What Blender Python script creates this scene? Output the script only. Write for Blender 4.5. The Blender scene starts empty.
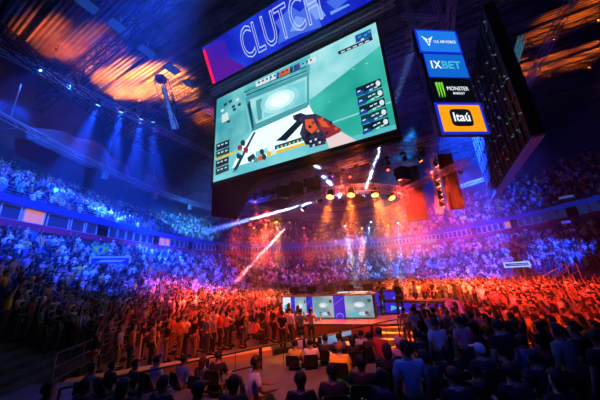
import bpy, bmesh, math, random
import numpy as np
from mathutils import Vector, Matrix
R_ = random.Random(7)
S = bpy.context.scene
COL = S.collection
# ------------------------------------------------------------------ camera
EYE = Vector((0, 0, 3.4)); FPX = 245.0
_p = math.radians(16.7); _r = math.radians(-3.5)
FW = Vector((0, math.cos(_p), math.sin(_p))); _R0 = Vector((1, 0, 0)); _U0 = _R0.cross(FW)
RT = math.cos(_r)*_R0 + math.sin(_r)*_U0
UP = -math.sin(_r)*_R0 + math.cos(_r)*_U0
cam = bpy.data.cameras.new('camera'); co = bpy.data.objects.new('camera', cam); COL.objects.link(co)
cam.sensor_width = 36; cam.lens = FPX/600*36; cam.clip_end = 300; cam.clip_start = .05
m = Matrix((RT, UP, -FW)).transposed().to_4x4(); m.translation = EYE; co.matrix_world = m
S.camera = co
# ------------------------------------------------------------------ world, exposure, haze
w = bpy.data.worlds.new('world'); S.world = w; w.use_nodes = True
bg = w.node_tree.nodes['Background']; bg.inputs[0].default_value = (.02, .03, .25, 1); bg.inputs[1].default_value = .02
S.view_settings.view_transform = 'Standard'; S.view_settings.look = 'None'; S.view_settings.gamma = 1
S.view_settings.exposure = 0.0
S.view_settings.use_curve_mapping = False
HAZE = .004
# wash lights added without fixtures: (place, aim, colour, watts, cone degrees, blend, radius)
BLUE = (.008, .055, 1); CYAN = (.02, .24, 1); RED = (1, .05, .03); ORANGE = (1, .22, .03); PURPLE = (.5, .08, .62); PINK = (1, .07, .16)
WASH = [
 ((-4, 7, 26), (-23, 25, 5), BLUE, 280000, 44, 1, .4),
 ((0, 22, 22), (-16, 35, 6.5), BLUE, 150000, 44, .9, .4),
 ((-5, 8, 25), (-28, 22, 11), BLUE, 9000, 44, .9, .4),
 ((-1, 21, 22.5), (-22, 46, 14), CYAN, 260000, 24, .9, .4),
 ((-3, 23, 9.8), (-8, 25, 1.5), RED, 36000, 76, .9, .3),
 ((-2, 24, 9.8), (-7, 27, 1.5), ORANGE, 16000, 80, .9, .3),
 ((-1, 4, 14), (-5, 16.5, 1.2), (1, .035, .01), 17000, 38, 1, .3),
 ((4, 1.5, 11), (12, 15, 1), (1, .045, .012), 20000, 44, 1, .3),
 ((0, 2.5, 12), (-.7, 8.6, .5), (1, .14, .02), 6500, 34, .9, .3),
 ((-3, 10, 25), (-27, 27, 19), (.02, .14, 1), 60000, 40, .9, .3),
 ((4, 27, 15), (0, 58, 6), PURPLE, 42000, 62, .95, .3),
 ((6, 30, 16), (10, 68, 13), PINK, 9000, 80, .95, .3),
 ((12, 22, 17), (16, 56, 5), CYAN, 130000, 40, .9, .4),
 ((14, 18, 18), (30, 42, 5), BLUE, 300000, 60, .9, .4),
 ((16, 22, 18), (38, 46, 14), BLUE, 60000, 60, .9, .4),
 ((7, 16, 9.2), (13, 23, .8), RED, 60000, 76, .9, .3),
 ((6, 19, 9.2), (14, 28, 1), ORANGE, 30000, 60, .9, .3),
 ((8, 12, 9.2), (14, 17, 1), RED, 12000, 60, .9, .3),
 ((2, 13, 11.4), (-3, 13.5, 0), ORANGE, 3600, 56, .9, .3),
 ((3, 11, 9.5), (5, 23, 8.9), (1, .14, .06), 7000, 44, .9, .3),
 ((-4, 2, 12), (0, 7, 1), (.03, .06, 1), 800, 60, .9, .4),  # added blue fill over the nearest rows
 ((3, 1, 10), (3.0, 5.6, 1.8), (.05, .1, 1), 520, 28, .9, .2),  # added fill aimed at the tall standing spectator
 ((-4, 24, 20), (-16, 26, 29), (.08, .04, 1), 1200, 120, .9, .4),
 ((10, 24, 20), (20, 34, 29), (.08, .04, 1), 3500, 130, .9, .4),
]
# ------------------------------------------------------------------ helpers
def ray(px, py): return FW + RT*((px-300)/FPX) - UP*((py-200)/FPX)
def at_z(px, py, z):
    d = ray(px, py); return EYE + d*((z-EYE.z)/d.z)
def at_d(px, py, dist):
    d = ray(px, py); return EYE + d*(dist/math.hypot(d.x, d.y))
def project(P):
    d = Vector(P)-EYE; z = d.dot(FW)
    if z <= .1: return None
    return 300+FPX*d.dot(RT)/z, 200-FPX*d.dot(UP)/z
def mat(name, col, rough=.6, metal=0, emit=None, es=0, spec=.5):
    m = bpy.data.materials.new(name); m.use_nodes = True
    b = m.node_tree.nodes['Principled BSDF']
    b.inputs['Base Color'].default_value = (*col, 1); b.inputs['Roughness'].default_value = rough
    b.inputs['Metallic'].default_value = metal; b.inputs['Specular IOR Level'].default_value = spec
    if emit: b.inputs['Emission Color'].default_value = (*emit, 1); b.inputs['Emission Strength'].default_value = es
    return m
def noisy(m, c1, c2, scale=4, detail=4, bump=0):
    nt = m.node_tree; b = nt.nodes['Principled BSDF']
    tc = nt.nodes.new('ShaderNodeTexCoord'); n = nt.nodes.new('ShaderNodeTexNoise'); r = nt.nodes.new('ShaderNodeValToRGB')
    n.inputs['Scale'].default_value = scale; n.inputs['Detail'].default_value = detail
    r.color_ramp.elements[0].position = .35; r.color_ramp.elements[1].position = .65
    r.color_ramp.elements[0].color = (*c1, 1); r.color_ramp.elements[1].color = (*c2, 1)
    nt.links.new(tc.outputs['Object'], n.inputs['Vector']); nt.links.new(n.outputs['Fac'], r.inputs[0]); nt.links.new(r.outputs[0], b.inputs['Base Color'])
    if bump:
        bp = nt.nodes.new('ShaderNodeBump'); bp.inputs['Strength'].default_value = bump
        nt.links.new(n.outputs['Fac'], bp.inputs['Height']); nt.links.new(bp.outputs[0], b.inputs['Normal'])
    return m
def glow(name, col, s=1.0):
    m = bpy.data.materials.new(name); m.use_nodes = True; nt = m.node_tree; nt.nodes.clear()
    e = nt.nodes.new('ShaderNodeEmission'); o = nt.nodes.new('ShaderNodeOutputMaterial')
    e.inputs[0].default_value = (*col, 1); e.inputs[1].default_value = s; nt.links.new(e.outputs[0], o.inputs[0]); return m
def tag(o, label=None, cat=None, group=None, kind=None):
    if label: o['label'] = label
    if cat: o['category'] = cat
    if group: o['group'] = group
    if kind: o['kind'] = kind
    return o
def empty(name, loc=(0, 0, 0), rz=0, label=None, cat=None, group=None):
    o = bpy.data.objects.new(name, None); COL.objects.link(o); o.location = loc; o.rotation_euler = (0, 0, rz)
    o.empty_display_size = .1
    return tag(o, label, cat, group)
class MB:
    def __init__(s): s.v = []; s.f = []; s.mi = []
    def add(s, vs, fs, mi=0):
        n = len(s.v); s.v += [tuple(v) for v in vs]; s.f += [tuple(i+n for i in f) for f in fs]; s.mi += [mi]*len(fs); return s
    def frame_box(s, o, u, v, w, mi=0):     # corner o with edge vectors u, v, w
        o, u, v, w = map(Vector, (o, u, v, w))
        vs = [o, o+u, o+u+v, o+v, o+w, o+u+w, o+u+v+w, o+v+w]
        return s.add(vs, [(0, 3, 2, 1), (4, 5, 6, 7), (0, 1, 5, 4), (1, 2, 6, 5), (2, 3, 7, 6), (3, 0, 4, 7)], mi)
    def box(s, c, size, mi=0):
        c = Vector(c); a, b, h = size
        return s.frame_box(c-Vector((a/2, b/2, h/2)), (a, 0, 0), (0, b, 0), (0, 0, h), mi)
    def bar(s, p0, p1, r, n=4, mi=0, r1=None):
        p0 = Vector(p0); p1 = Vector(p1); d = p1-p0
        if d.length < 1e-6: return s
        d.normalize(); a = d.cross(Vector((0, 0, 1)) if abs(d.z) < .9 else Vector((1, 0, 0))).normalized(); b = d.cross(a)
        r1 = r if r1 is None else r1; vs = []
        for P, rr in ((p0, r), (p1, r1)):
            for k in range(n):
                t = 2*math.pi*(k+.5)/n; vs.append(P+(a*math.cos(t)+b*math.sin(t))*rr)
        fs = [(k, (k+1) % n, n+(k+1) % n, n+k) for k in range(n)] + [tuple(range(n))[::-1], tuple(range(n, 2*n))]
        return s.add(vs, fs, mi)
    def path(s, pts, r, n=4, mi=0):
        for a, b in zip(pts, pts[1:]): s.bar(a, b, r, n, mi)
        return s
    def build(s, name, mats, parent=None, smooth=False, loc=None):
        me = bpy.data.meshes.new(name); me.from_pydata(s.v, [], s.f)
        if not isinstance(mats, (list, tuple)): mats = [mats]
        for m in mats: me.materials.append(m)
        if len(mats) > 1: me.polygons.foreach_set('material_index', s.mi)
        if smooth: me.polygons.foreach_set('use_smooth', [True]*len(s.f))
        me.update(); o = bpy.data.objects.new(name, me); COL.objects.link(o)
        if parent: o.parent = parent
        if loc: o.location = loc
        return o
def copy_tree(o, parent=None):
    c = o.copy(); COL.objects.link(c)
    if parent: c.parent = parent
    for ch in o.children: copy_tree(ch, c)
    return c
def lamp(name, loc, aim, col, power, ang, blend=.5, size=.15, parent=None):
    l = bpy.data.lights.new(name, 'SPOT'); l.color = col; l.energy = power; l.spot_size = math.radians(ang); l.spot_blend = blend
    l.shadow_soft_size = size; o = bpy.data.objects.new(name, l); COL.objects.link(o); o.location = loc
    o.rotation_euler = (Vector(aim)-Vector(loc)).to_track_quat('-Z', 'Y').to_euler(); return o
M = {}
M['black'] = mat('black_metal', (.015, .015, .018), .5, .3)
M['truss'] = mat('truss_aluminium', (.55, .55, .58), .5, .15)
M['darktruss'] = mat('dark_steel', (.05, .05, .06), .5, .5)
M['concrete'] = noisy(mat('terrace_concrete', (.1, .1, .1), .8), (.05, .05, .055), (.1, .1, .11), 3)
M['floor'] = noisy(mat('arena_floor', (.1, .1, .1), .35), (.1, .09, .09), (.2, .18, .17), 1.5)
M['deck'] = noisy(mat('roof_deck', (.4, .4, .4), .7), (.11, .105, .1), (.24, .23, .21), .5)
_nt = M['deck'].node_tree; _w = _nt.nodes.new('ShaderNodeTexWave'); _w.inputs['Scale'].default_value = .8; _w.bands_direction = 'Y'; _mp = _nt.nodes.new('ShaderNodeMapping'); _mp.inputs['Rotation'].default_value = (0, 0, .469); _b = _nt.nodes.new('ShaderNodeBump'); _b.inputs['Distance'].default_value = .25
_nt.links.new(_nt.nodes['Texture Coordinate'].outputs['Object'], _mp.inputs[0]); _nt.links.new(_mp.outputs[0], _w.inputs[0]); _nt.links.new(_w.outputs['Fac'], _b.inputs['Height']); _nt.links.new(_b.outputs[0], _nt.nodes['Principled BSDF'].inputs['Normal'])
M['fabric'] = mat('dark_drape', (.01, .01, .013), .9)
M['seat'] = mat('seat_plastic', (.05, .03, .03), .5)
M['rail'] = mat('rail_metal', (.45, .45, .5), .35, .8)
M['white'] = mat('white_paint', (.75, .75, .78), .5)
# ------------------------------------------------------------------ bowl outline
CXB, CYB, AB, BB, NE = 7.0, 20.0, 28.0, 40.0, 2.4
def bowl(t, s):     # t = angle in degrees, measured from +X counter-clockwise
    c = math.cos(math.radians(t)); q = math.sin(math.radians(t))
    return (CXB+AB*s*math.copysign(abs(c)**(2/NE), c), CYB+BB*s*math.copysign(abs(q)**(2/NE), q))
T0, T1 = -22, 202
def ring_surface(name, prof, matl, step=2, kind='structure', label=None, cat=None):
    mb = MB(); ts = [T0+i*step for i in range(int((T1-T0)/step)+1)]; n = len(prof)
    vs = [(*bowl(t, s), tilt(t, z) if z < 20 else z) for t in ts for s, z in prof]
    fs = [(i*n+j, i*n+j+1, (i+1)*n+j+1, (i+1)*n+j) for i in range(len(ts)-1) for j in range(n-1)]
    mb.add(vs, fs); return tag(mb.build(name, matl), label, cat, None, kind)
NL, NU = 18, 14
SL = [.6+(.985-.6)*i/NL for i in range(NL+1)]; ZL = [.3+5.9*(i/(NL-1))**1.45 for i in range(NL)]
SU = [1.025+(1.37-1.025)*i/NU for i in range(NU+1)]; ZU = [9.9+7.6*i/(NU-1) for i in range(NU)]
def tilt(t, z):     # the upper tier is lower along the left side than round the end
    f = min(max((t-132)/28, 0), 1); f = f*f*(3-2*f); return z if z <= 9.9 else 9.9+(z-9.9)*(1-.3*f)
def steps(SS, ZZ, z0):
    p = [(SS[0], z0)]
    for i, z in enumerate(ZZ): p += [(SS[i], z), (SS[i+1], z)]
    return p
# ================================================================== STRUCTURE
fl = MB().frame_box((-50, -10, -.2), (110, 0, 0), (0, 95, 0), (0, 0, .2)).build('floor', M['floor']); tag(fl, 'dark arena floor lit red around the stage', 'floor', None, 'structure')
ring_surface('lower_terrace', steps(SL, ZL, 0), M['concrete'], 2, 'structure', 'stepped lower seating terrace around the floor', 'terrace')
ring_surface('upper_terrace', [(1.0, 9.5), (1.02, 9.5)]+steps(SU, ZU, 9.9), M['concrete'], 2, 'structure', 'stepped upper seating terrace above the suites', 'terrace')
ring_surface('wall_suite', [(.985, 6.2), (.985, 8.3), (1.05, 8.3), (1.05, 9.5), (1.0, 9.5)], mat('suite_wall', (.06, .06, .07), .7), 2, 'structure', 'recessed suite wall between the two tiers', 'wall')
ring_surface('wall_back', [(1.37, 17.5), (1.40, 17.5), (1.42, 30)], noisy(mat('back_wall', (.1, .1, .1), .8), (.05, .05, .06), (.09, .09, .1), .4), 4, 'structure', 'dark outer wall behind the upper tier', 'wall')
# ceiling with joists running along the rig's axis
AX = Vector((.892, -.452, 0)); AY = Vector((.452, .892, 0)); UZ = Vector((0, 0, 1))
mb = MB(); O = Vector((7, 22, 29.5))
mb.frame_box(O-AX*60-AY*60, AX*120, AY*120, UZ*.3)
for i in range(-24, 25):
    mb.frame_box(O-AX*50+AY*(i*2.0-.06)-UZ*.35, AX*100, AY*.12, UZ*.35)
tag(mb.build('ceiling', M['deck']), 'ribbed metal roof deck lit orange in patches', 'ceiling', None, 'structure')
fr = MB().frame_box((-9, -3, .0), (26, 0, 0), (0, 12.1, 0), (0, 0, .5)).build('floor_riser', M['floor']); tag(fr, 'low riser under the nearest rows', 'floor', None, 'structure')
# haze filling the hall
hz = MB().frame_box((-45, -6, .02), (100, 0, 0), (0, 90, 0), (0, 0, 29)).build('haze', None) if False else None
def haze_box(name, o, u, v, w_, dens, col=(1, 1, 1), aniso=.2, label='thin stage haze hanging in the hall'):
    mm = bpy.data.materials.new(name); mm.use_nodes = True; nt = mm.node_tree; nt.nodes.clear()
    vs = nt.nodes.new('ShaderNodeVolumeScatter'); oo = nt.nodes.new('ShaderNodeOutputMaterial')
    vs.inputs['Color'].default_value = (*col, 1); vs.inputs['Density'].default_value = dens; vs.inputs['Anisotropy'].default_value = aniso
    nt.links.new(vs.outputs[0], oo.inputs['Volume'])
    return tag(MB().frame_box(o, u, v, w_).build(name, mm), label, 'haze', None, 'stuff')
haze_box('haze', (-40, 9.5, .55), (95, 0, 0), (0, 70, 0), (0, 0, 28), HAZE)
haze_box('stage_haze', (-5, 14.5, 4.2), (20, 0, 0), (0, 16, 0), (0, 0, 5.6), .014, label='denser haze box added to show lamp cones below the circular truss')  # extra haze added so the lamp cones under the ring show
for i, a in enumerate(WASH): lamp('added_wash', *a)  # bare lights added for colour, many out of view
# ------------------------------------------------------------------ suite front: windows, ribbon, railing
wm = MB(); 
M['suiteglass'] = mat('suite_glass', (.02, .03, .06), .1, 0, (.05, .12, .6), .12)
M['suitewarm'] = mat('lit_suite_room', (.3, .15, .08), .6, 0, (1, .35, .12), .55)
M['frame'] = mat('window_frame', (.75, .75, .85), .4, .1)
M['ribbon'] = mat('ribbon_display', (.02, .04, .2), .4, 0, (.01, .05, .8), .2)
ts = [-18+i*1.55 for i in range(int(216/1.55))]
wi = 0; k = 0
warm_at = {}
def suite(t0, t1, warm):
    global wi
    a0 = Vector((*bowl(t0, 1.003), 8.35)); a1 = Vector((*bowl(t1, 1.003), 8.35)); d = (a1-a0); nrm = Vector((CXB, CYB, 8.35))-a0; nrm.normalize()
    wi += 1
    f = MB(); h = UZ*1.15; tck = .07
    dn = d.normalized()
    f.frame_box(a0, d, UZ*tck, nrm*.08); f.frame_box(a0+UZ*1.08, d, UZ*tck, nrm*.08); f.frame_box(a0, dn*tck, h, nrm*.08); f.frame_box(a1-dn*tck, dn*tck, h, nrm*.08)
    fo = f.build('window_%d' % wi, M['frame']); tag(fo, None, None, None, 'structure')
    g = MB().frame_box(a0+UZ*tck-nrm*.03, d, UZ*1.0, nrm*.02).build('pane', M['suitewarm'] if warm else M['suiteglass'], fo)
for i, t in enumerate(ts):
    P = Vector((*bowl(t+.7, 1), 9)); q = project(P)
    if not q or q[0] < -40 or q[0] > 640: continue
    if 181 < q[0] < 420 and q[1] > 0: pass
    if i % 7 == 5: continue
    warm = any(abs(q[0]-x) < 3.5 for x in (36, 126, 165, 338, 505))
    suite(t, t+1.4, warm)
def ring_band(name, s0, s1, z0, z1, matl, step=2):
    mb = MB(); ts = [T0+i*step for i in range(int((T1-T0)/step)+1)]
    pr = [(s0, z0), (s0, z1), (s1, z1), (s1, z0)]
    vs = [(*bowl(t, s), z) for t in ts for s, z in pr]
    fs = [(i*4+j, i*4+(j+1) % 4, (i+1)*4+(j+1) % 4, (i+1)*4+j) for i in range(len(ts)-1) for j in range(4)]
    mb.add(vs, fs); return mb.build(name, matl)
tag(ring_band('ribbon_display', .993, .998, 9.5, 10.1, M['ribbon']), 'plain blue ribbon display running along the upper tier edge', 'display')
def ring_rail(name, s, z, h, label, nrow=3, step=1.5, r=.025):
    mb = MB(); ts = [T0+i*step for i in range(int((T1-T0)/step)+1)]
    for k in range(nrow): mb.path([(*bowl(t, s), z+h*(k+1)/nrow) for t in ts], r)
    for t in ts: mb.bar((*bowl(t, s), z), (*bowl(t, s), z+h), r)
    return tag(mb.build(name, M['rail']), label, 'railing')
ring_rail('guard_rail', 1.006, 10.1, .7, 'thin metal guard rail on top of the blue ribbon display')
ring_rail('terrace_rail', .597, 0, 1.25, 'pale metal guard rail in front of the lowest terrace row', 3, 2, .03)
# red seat-cover cloth along the back rail of the lower tier
tag(ring_band('rail_banner', .981, .984, 7.7, 8.25, mat('red_cloth', (.5, .03, .06), .8), 2), 'red cloth strip along the rear rail of the lower tier', 'banner')
# ------------------------------------------------------------------ trusses
def lattice(mb, P, Q, w=.5, h=.5, seg=1.0, r=.03, side=None, rd=None):
    P = Vector(P); Q = Vector(Q); d = (Q-P); L = d.length; dn = d.normalized(); rd = rd or r*.6
    s = side or (dn.cross(UZ) if abs(dn.z) < .9 else dn.cross(Vector((1, 0, 0)))); s = Vector(s).normalized(); u = s.cross(dn).normalized()
    c = [s*(a*w/2)+u*(b*h/2) for a, b in ((-1, -1), (1, -1), (1, 1), (-1, 1))]
    for k in c: mb.bar(P+k, Q+k, r)
    n = max(1, int(round(L/seg)))
    for i in range(n):
        A = P+dn*(L*i/n); B = P+dn*(L*(i+1)/n)
        for j in range(4):
            k0, k1 = c[j], c[(j+1) % 4]
            mb.bar(A+k0, A+k1, rd); (mb.bar(A+k0, B+k1, rd) if i % 2 else mb.bar(A+k1, B+k0, rd))
    return mb
def truss(name, P, Q, label, w=.5, h=.5, seg=1., r=.03, m_=None, group=None, side=None):
    o = lattice(MB(), P, Q, w, h, seg, r, side).build(name, m_ or M['truss']); return tag(o, label, 'truss', group)
def ring_truss(name, c, rad, z, w, h, label, n=36, r=.03, m_=None):
    mb = MB(); 
    def pt(i, dr, dz): t = 2*math.pi*i/n; return Vector((c[0]+(rad+dr)*math.cos(t), c[1]+(rad+dr)*math.sin(t), z+dz))
    cs = [(-w/2, -h/2), (w/2, -h/2), (w/2, h/2), (-w/2, h/2)]
    for i in range(n):
        for j in range(4):
            a, b = cs[j], cs[(j+1) % 4]
            mb.bar(pt(i, *a), pt(i+1, *a), r); mb.bar(pt(i, *a), pt(i, *b), r*.6)
            mb.bar(pt(i, *(a if i % 2 else b)), pt(i+1, *(b if i % 2 else a)), r*.6)
    return tag(mb.build(name, m_ or M['truss']), label, 'truss')
# roof girders in a grid below the deck
for i, k in enumerate((-22, -14.5, -7, .5, 8, 15.5, 23, 30)):
    B = O+AY*k-UZ*3.9
    truss('roof_girder', B-AX*37, B+AX*37, 'dark steel roof girder, %s counting away from the camera' % ('first', 'second', 'third', 'fourth', 'fifth', 'sixth', 'seventh', 'eighth')[i], .8, 1.6, 2.2, .07, M['darktruss'], 'roof girders')
for i, k in enumerate((-27, -18, -9, 0, 9, 18, 27)):
    B = O+AX*k-UZ*5.4
    truss('rigging_truss', B-AY*(5 if -20 < k < 10 else 34-abs(k)*.35), B+AY*(33-abs(k)*.45), 'long rigging truss below the roof girders, %s counting from the left wall' % ('first', 'second', 'third', 'fourth', 'fifth', 'sixth', 'seventh')[i], .5, .7, 1.6, .045, M['truss'], 'rigging trusses under the roof')
# oval perimeter truss below the roof edge
def oval_truss(name, s, z, w, h, label, m_, r=.05, step=3, t0=-10, t1=200):
    mb = MB(); ts = [t0+i*step for i in range(int((t1-t0)/step)+1)]
    for t, t2 in zip(ts, ts[1:]):
        A = Vector((*bowl(t, s), z)); B = Vector((*bowl(t2, s), z)); lattice(mb, A, B, w, h, (B-A).length/2, r)
    return tag(mb.build(name, m_), label, 'truss')
oval_truss('perimeter_truss', 1.08, 23.2, .9, 1.1, 'dark oval perimeter truss carrying lights below the roof edge', M['darktruss'], .07)
# catwalk round the upper tier
mb = MB(); ts = [60+i*2.5 for i in range(57)]
for t, t2 in zip(ts, ts[1:]):
    for s, z, r in ((1.235, 19.5, .14), (1.195, 18.3, .05), (1.2, 18.75, .05), (1.235, 18.9, .05)):
        mb.bar((*bowl(t, s), z), (*bowl(t2, s), z), r)
    for f in (0, .5):
        tt = t+(t2-t)*f; mb.bar((*bowl(tt, 1.235), 19.5), (*bowl(tt, 1.195), 18.3), .035); mb.bar((*bowl(tt, 1.195), 18.3), (*bowl(tt, 1.235), 18.3), .035)
for t in ts[::4]: mb.bar((*bowl(t, 1.235), 19.5), (*bowl(t, 1.235), 23.5), .05)
tag(mb.build('catwalk', mat('catwalk_steel', (.6, .62, .68), .5, .4)), 'pale steel catwalk curving above the upper tier crowd', 'catwalk')
# hanging loudspeakers below the catwalk
for t in (171, 160, 149, 139, 128, 118):
    x, y = bowl(t, 1.19); e = empty('catwalk_speaker', (x, y, 17.1), math.radians(t+90), 'small loudspeaker box hanging under the catwalk, %s from the left' % {171: 'first', 160: 'second', 149: 'third', 139: 'fourth', 128: 'fifth', 118: 'sixth'}[t], 'speaker', 'loudspeakers hanging under the catwalk')
    MB().box((0, 0, .45), (.55, .5, .95)).build('cabinet', M['white'], e); MB().box((0, .27, .45), (.45, .03, .8)).build('grille', M['rail'], e); MB().bar((0, 0, .9), (0, 0, 1.25), .04).build('bracket', M['truss'], e)
# scalloped fabric behind the catwalk
mb = MB(); n = 120; vs = []; fs = []
for i in range(n+1):
    t = 90+i*88/n; sc = abs(math.sin(math.pi*i/20))
    for k in range(5):
        f = k/4; s = 1.30+.02*math.sin(i*.9)*f; x, y = bowl(t, s); vs.append((x, y, 19.2+f*(1.6+2.4*sc)))
fs = [(i*5+k, (i+1)*5+k, (i+1)*5+k+1, i*5+k+1) for i in range(n) for k in range(4)]
ob = mb.add(vs, fs).build('scalloped_drape', mat('grey_fabric', (.2, .22, .3), .9), smooth=True); sm = ob.modifiers.new('s', 'SOLIDIFY'); sm.thickness = .03
tag(ob, 'grey fabric drape with scalloped top edge behind the catwalk', 'drape')
# ================================================================== SCREENS
class Plane:
    def __init__(s, P, Q):
        s.o = Vector((P.x, P.y, 0)); d = Vector((Q.x-P.x, Q.y-P.y, 0)); s.W = d.length; s.u = d.normalized(); s.v = Vector((0, 0, 1))
        s.n = s.u.cross(s.v).normalized()
    def uv(s, px, py):
        d = ray(px, py); t = (s.o-EYE).dot(s.n)/d.dot(s.n); h = EYE+d*t-s.o; return h.dot(s.u), h.dot(s.v)
    def P(s, u, v, off=0): return s.o+s.u*u+s.v*v+s.n*off
def rectbox(mb, pl, u0, v0, u1, v1, o0, o1, mi=0):
    return mb.frame_box(pl.P(u0, v0, o0), pl.u*(u1-u0), pl.v*(v1-v0), pl.n*(o1-o0), mi)
def flat(mb, pl, pts, off, mi, th=.004):
    n = len(pts); a = [pl.P(u, v, off) for u, v in pts]; b = [pl.P(u, v, off-th) for u, v in pts]
    ar = sum(pts[i][0]*pts[(i+1) % n][1]-pts[(i+1) % n][0]*pts[i][1] for i in range(n))
    if ar < 0: a.reverse(); b.reverse()
    mb.add(a+b, [tuple(range(n)), tuple(range(2*n-1, n-1, -1))]+[(n+i, n+(i+1) % n, (i+1) % n, i) for i in range(n)], mi)
def text_mesh(name, s, pl, u0, v0, u1, v1, off, m_, parent, outline=0, shear=0, th=.01, bold=0):
    c = bpy.data.curves.new(name, 'FONT'); c.body = s; c.size = 1; c.resolution_u = 3
    if outline: c.fill_mode = 'NONE'; c.bevel_depth = outline; c.bevel_resolution = 0
    else: c.extrude = .01; c.offset = bold
    t = bpy.data.objects.new('t', c); COL.objects.link(t); bpy.context.view_layer.update()
    me = bpy.data.meshes.new_from_object(t.evaluated_get(bpy.context.evaluated_depsgraph_get())); bpy.data.objects.remove(t)
    vs = [v.co.copy() for v in me.vertices]; x0 = min(v.x for v in vs); x1 = max(v.x for v in vs); y0 = min(v.y for v in vs); y1 = max(v.y for v in vs)
    for v, cc in zip(me.vertices, vs):
        a = (cc.x-x0)/(x1-x0); b = (cc.y-y0)/(y1-y0)
        v.co = pl.P(u0+(u1-u0)*a+shear*b*(v1-v0), v0+(v1-v0)*b, off+(th if cc.z > 0 else 0))
    me.materials.clear(); me.materials.append(m_); me.name = name
    o = bpy.data.objects.new(name, me); COL.objects.link(o); o.parent = parent; return o
A_ = at_d(217, 99, 22); B_ = at_d(375.7, 22.7, 22*.68)
PS = Plane(A_, B_)
zt = .5*(PS.uv(217, 99)[1]+PS.uv(375.7, 22.7)[1]); zb = .5*(PS.uv(213, 182)[1]+PS.uv(397, 130)[1]); W = PS.W
def g(r, g_, b): # sRGB 0-255 to linear
    f = lambda c: (c/255/12.92) if c <= 10 else ((c/255+.055)/1.055)**2.4
    return (f(r), f(g_), f(b))
def screen_mat(name, c0, c1, scale=.35, s=1.0):
    m_ = glow(name, c0, s); nt = m_.node_tree; e = nt.nodes['Emission']
    tc = nt.nodes.new('ShaderNodeTexCoord'); n = nt.nodes.new('ShaderNodeTexNoise'); r = nt.nodes.new('ShaderNodeValToRGB')
    n.inputs['Scale'].default_value = scale; r.color_ramp.elements[0].color = (*c0, 1); r.color_ramp.elements[1].color = (*c1, 1)
    r.color_ramp.elements[0].position = .35; r.color_ramp.elements[1].position = .65
    nt.links.new(tc.outputs['Object'], n.inputs[0]); nt.links.new(n.outputs[0], r.inputs[0]); nt.links.new(r.outputs[0], e.inputs[0]); return m_
scr = empty('video_screen', PS.P(W/2, zb, -.4), 0, 'huge hanging screen showing a teal shooting game with gloved hand', 'screen')
inv = Matrix.Translation(-scr.location)
def child(o, root): o.parent = root; o.matrix_parent_inverse = Matrix.Translation(-Vector(root.location)); return o
cb = MB(); rectbox(cb, PS, -.32, zb-.3, W+.2, zt+.35, -1.2, -.03)
child(cb.build('cabinet', M['black']), scr)
fb = MB()
for a in ((-.12, zb-.12, W+.12, zb), (-.12, zt, W+.12, zt+.12), (-.12, zb, 0, zt), (W, zb, W+.12, zt)): rectbox(fb, PS, *a, -.03, .03)
child(fb.build('bezel', M['darktruss']), scr)
lm = MB(); q = [PS.uv(x, y) for x, y in ((208, 184), (207, 215), (229, 218), (236, 206), (246, 188), (262, 174), (330, 154.5), (398, 136), (398, 131))]
n = len(q); lm.add([PS.P(u, v, -.5) for u, v in q]+[PS.P(u, v, -.9) for u, v in q], [tuple(range(n)), tuple(range(2*n-1, n-1, -1))]+[(i, (i+1) % n, n+(i+1) % n, n+i) for i in range(n)])
child(lm.build('lower_masking', M['fabric']), scr)
C = [screen_mat('pic_base', g(88, 192, 206), g(130, 218, 226), .25), screen_mat('pic_wall', g(60, 165, 178), g(120, 205, 210), .5), screen_mat('pic_green', g(30, 165, 150), g(70, 196, 180), .3),
     glow('pic_white', g(225, 252, 255), 1.25), screen_mat('pic_pale', g(130, 215, 222), g(175, 235, 238), .5), glow('pic_dark', g(12, 30, 52)), glow('pic_line', g(76, 160, 172)),
     glow('pic_orange', g(225, 95, 55)), glow('pic_yellow', g(235, 200, 60)), screen_mat('pic_glove', g(10, 18, 45), g(70, 60, 90), 3), glow('pic_skin', g(236, 214, 216)),
     glow('pic_blue', g(30, 75, 170)), glow('pic_slate', g(16, 62, 78)), glow('pic_red', g(150, 40, 55)), glow('pic_text', g(215, 235, 240)), glow('pic_pale_white', g(195, 240, 244), 1.1)]
BASE, WALL, GREEN, WHT, PALE, DARK, LINE, ORG, YEL, GLOVE, SKIN, BLU, SLATE, REDD, TXT, PALE2 = range(16)
pic = MB(); rectbox(pic, PS, 0, zb, W, zt, -.03, 0, BASE)
def clampuv(u, v): return min(max(u, 0), W), min(max(v, zb), zt)
def draw(pts, c, l, clamp=True):
    q = [PS.uv(*p) for p in pts]
    if clamp: q = [clampuv(*a) for a in q]
    flat(pic, PS, q, .004+.005*l, c)
draw([(215, 100), (242, 88), (250, 130), (214, 176)], WALL, 0)
draw([(242, 86), (310, 56), (310, 74), (248, 98)], WALL, 0)
for a in ((244, 92, 306, 66), (246, 95, 307, 70)): draw([(a[0], a[1]), (a[2], a[3]), (a[2], a[3]+1.0), (a[0], a[1]+1.0)], SLATE, 1)
draw([(247, 89), (306, 62), (306, 65), (247, 92)], LINE, 1)
draw([(310, 53), (376, 22), (386, 60), (312, 100), (308, 98)], PALE, 0)
draw([(380, 46), (400, 132), (352, 146), (318, 152), (310, 100)], GREEN, 1)
draw([(245, 98), (309, 72), (309, 106), (252, 130)], LINE, 1)
draw([(249, 100), (307, 76), (307, 102), (256, 124)], PALE, 2)
draw([(256, 101), (262, 98), (262, 119), (258, 121)], LINE, 3)
draw([(263, 98), (305, 80), (305, 102), (264, 118)], BASE, 3)
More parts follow.
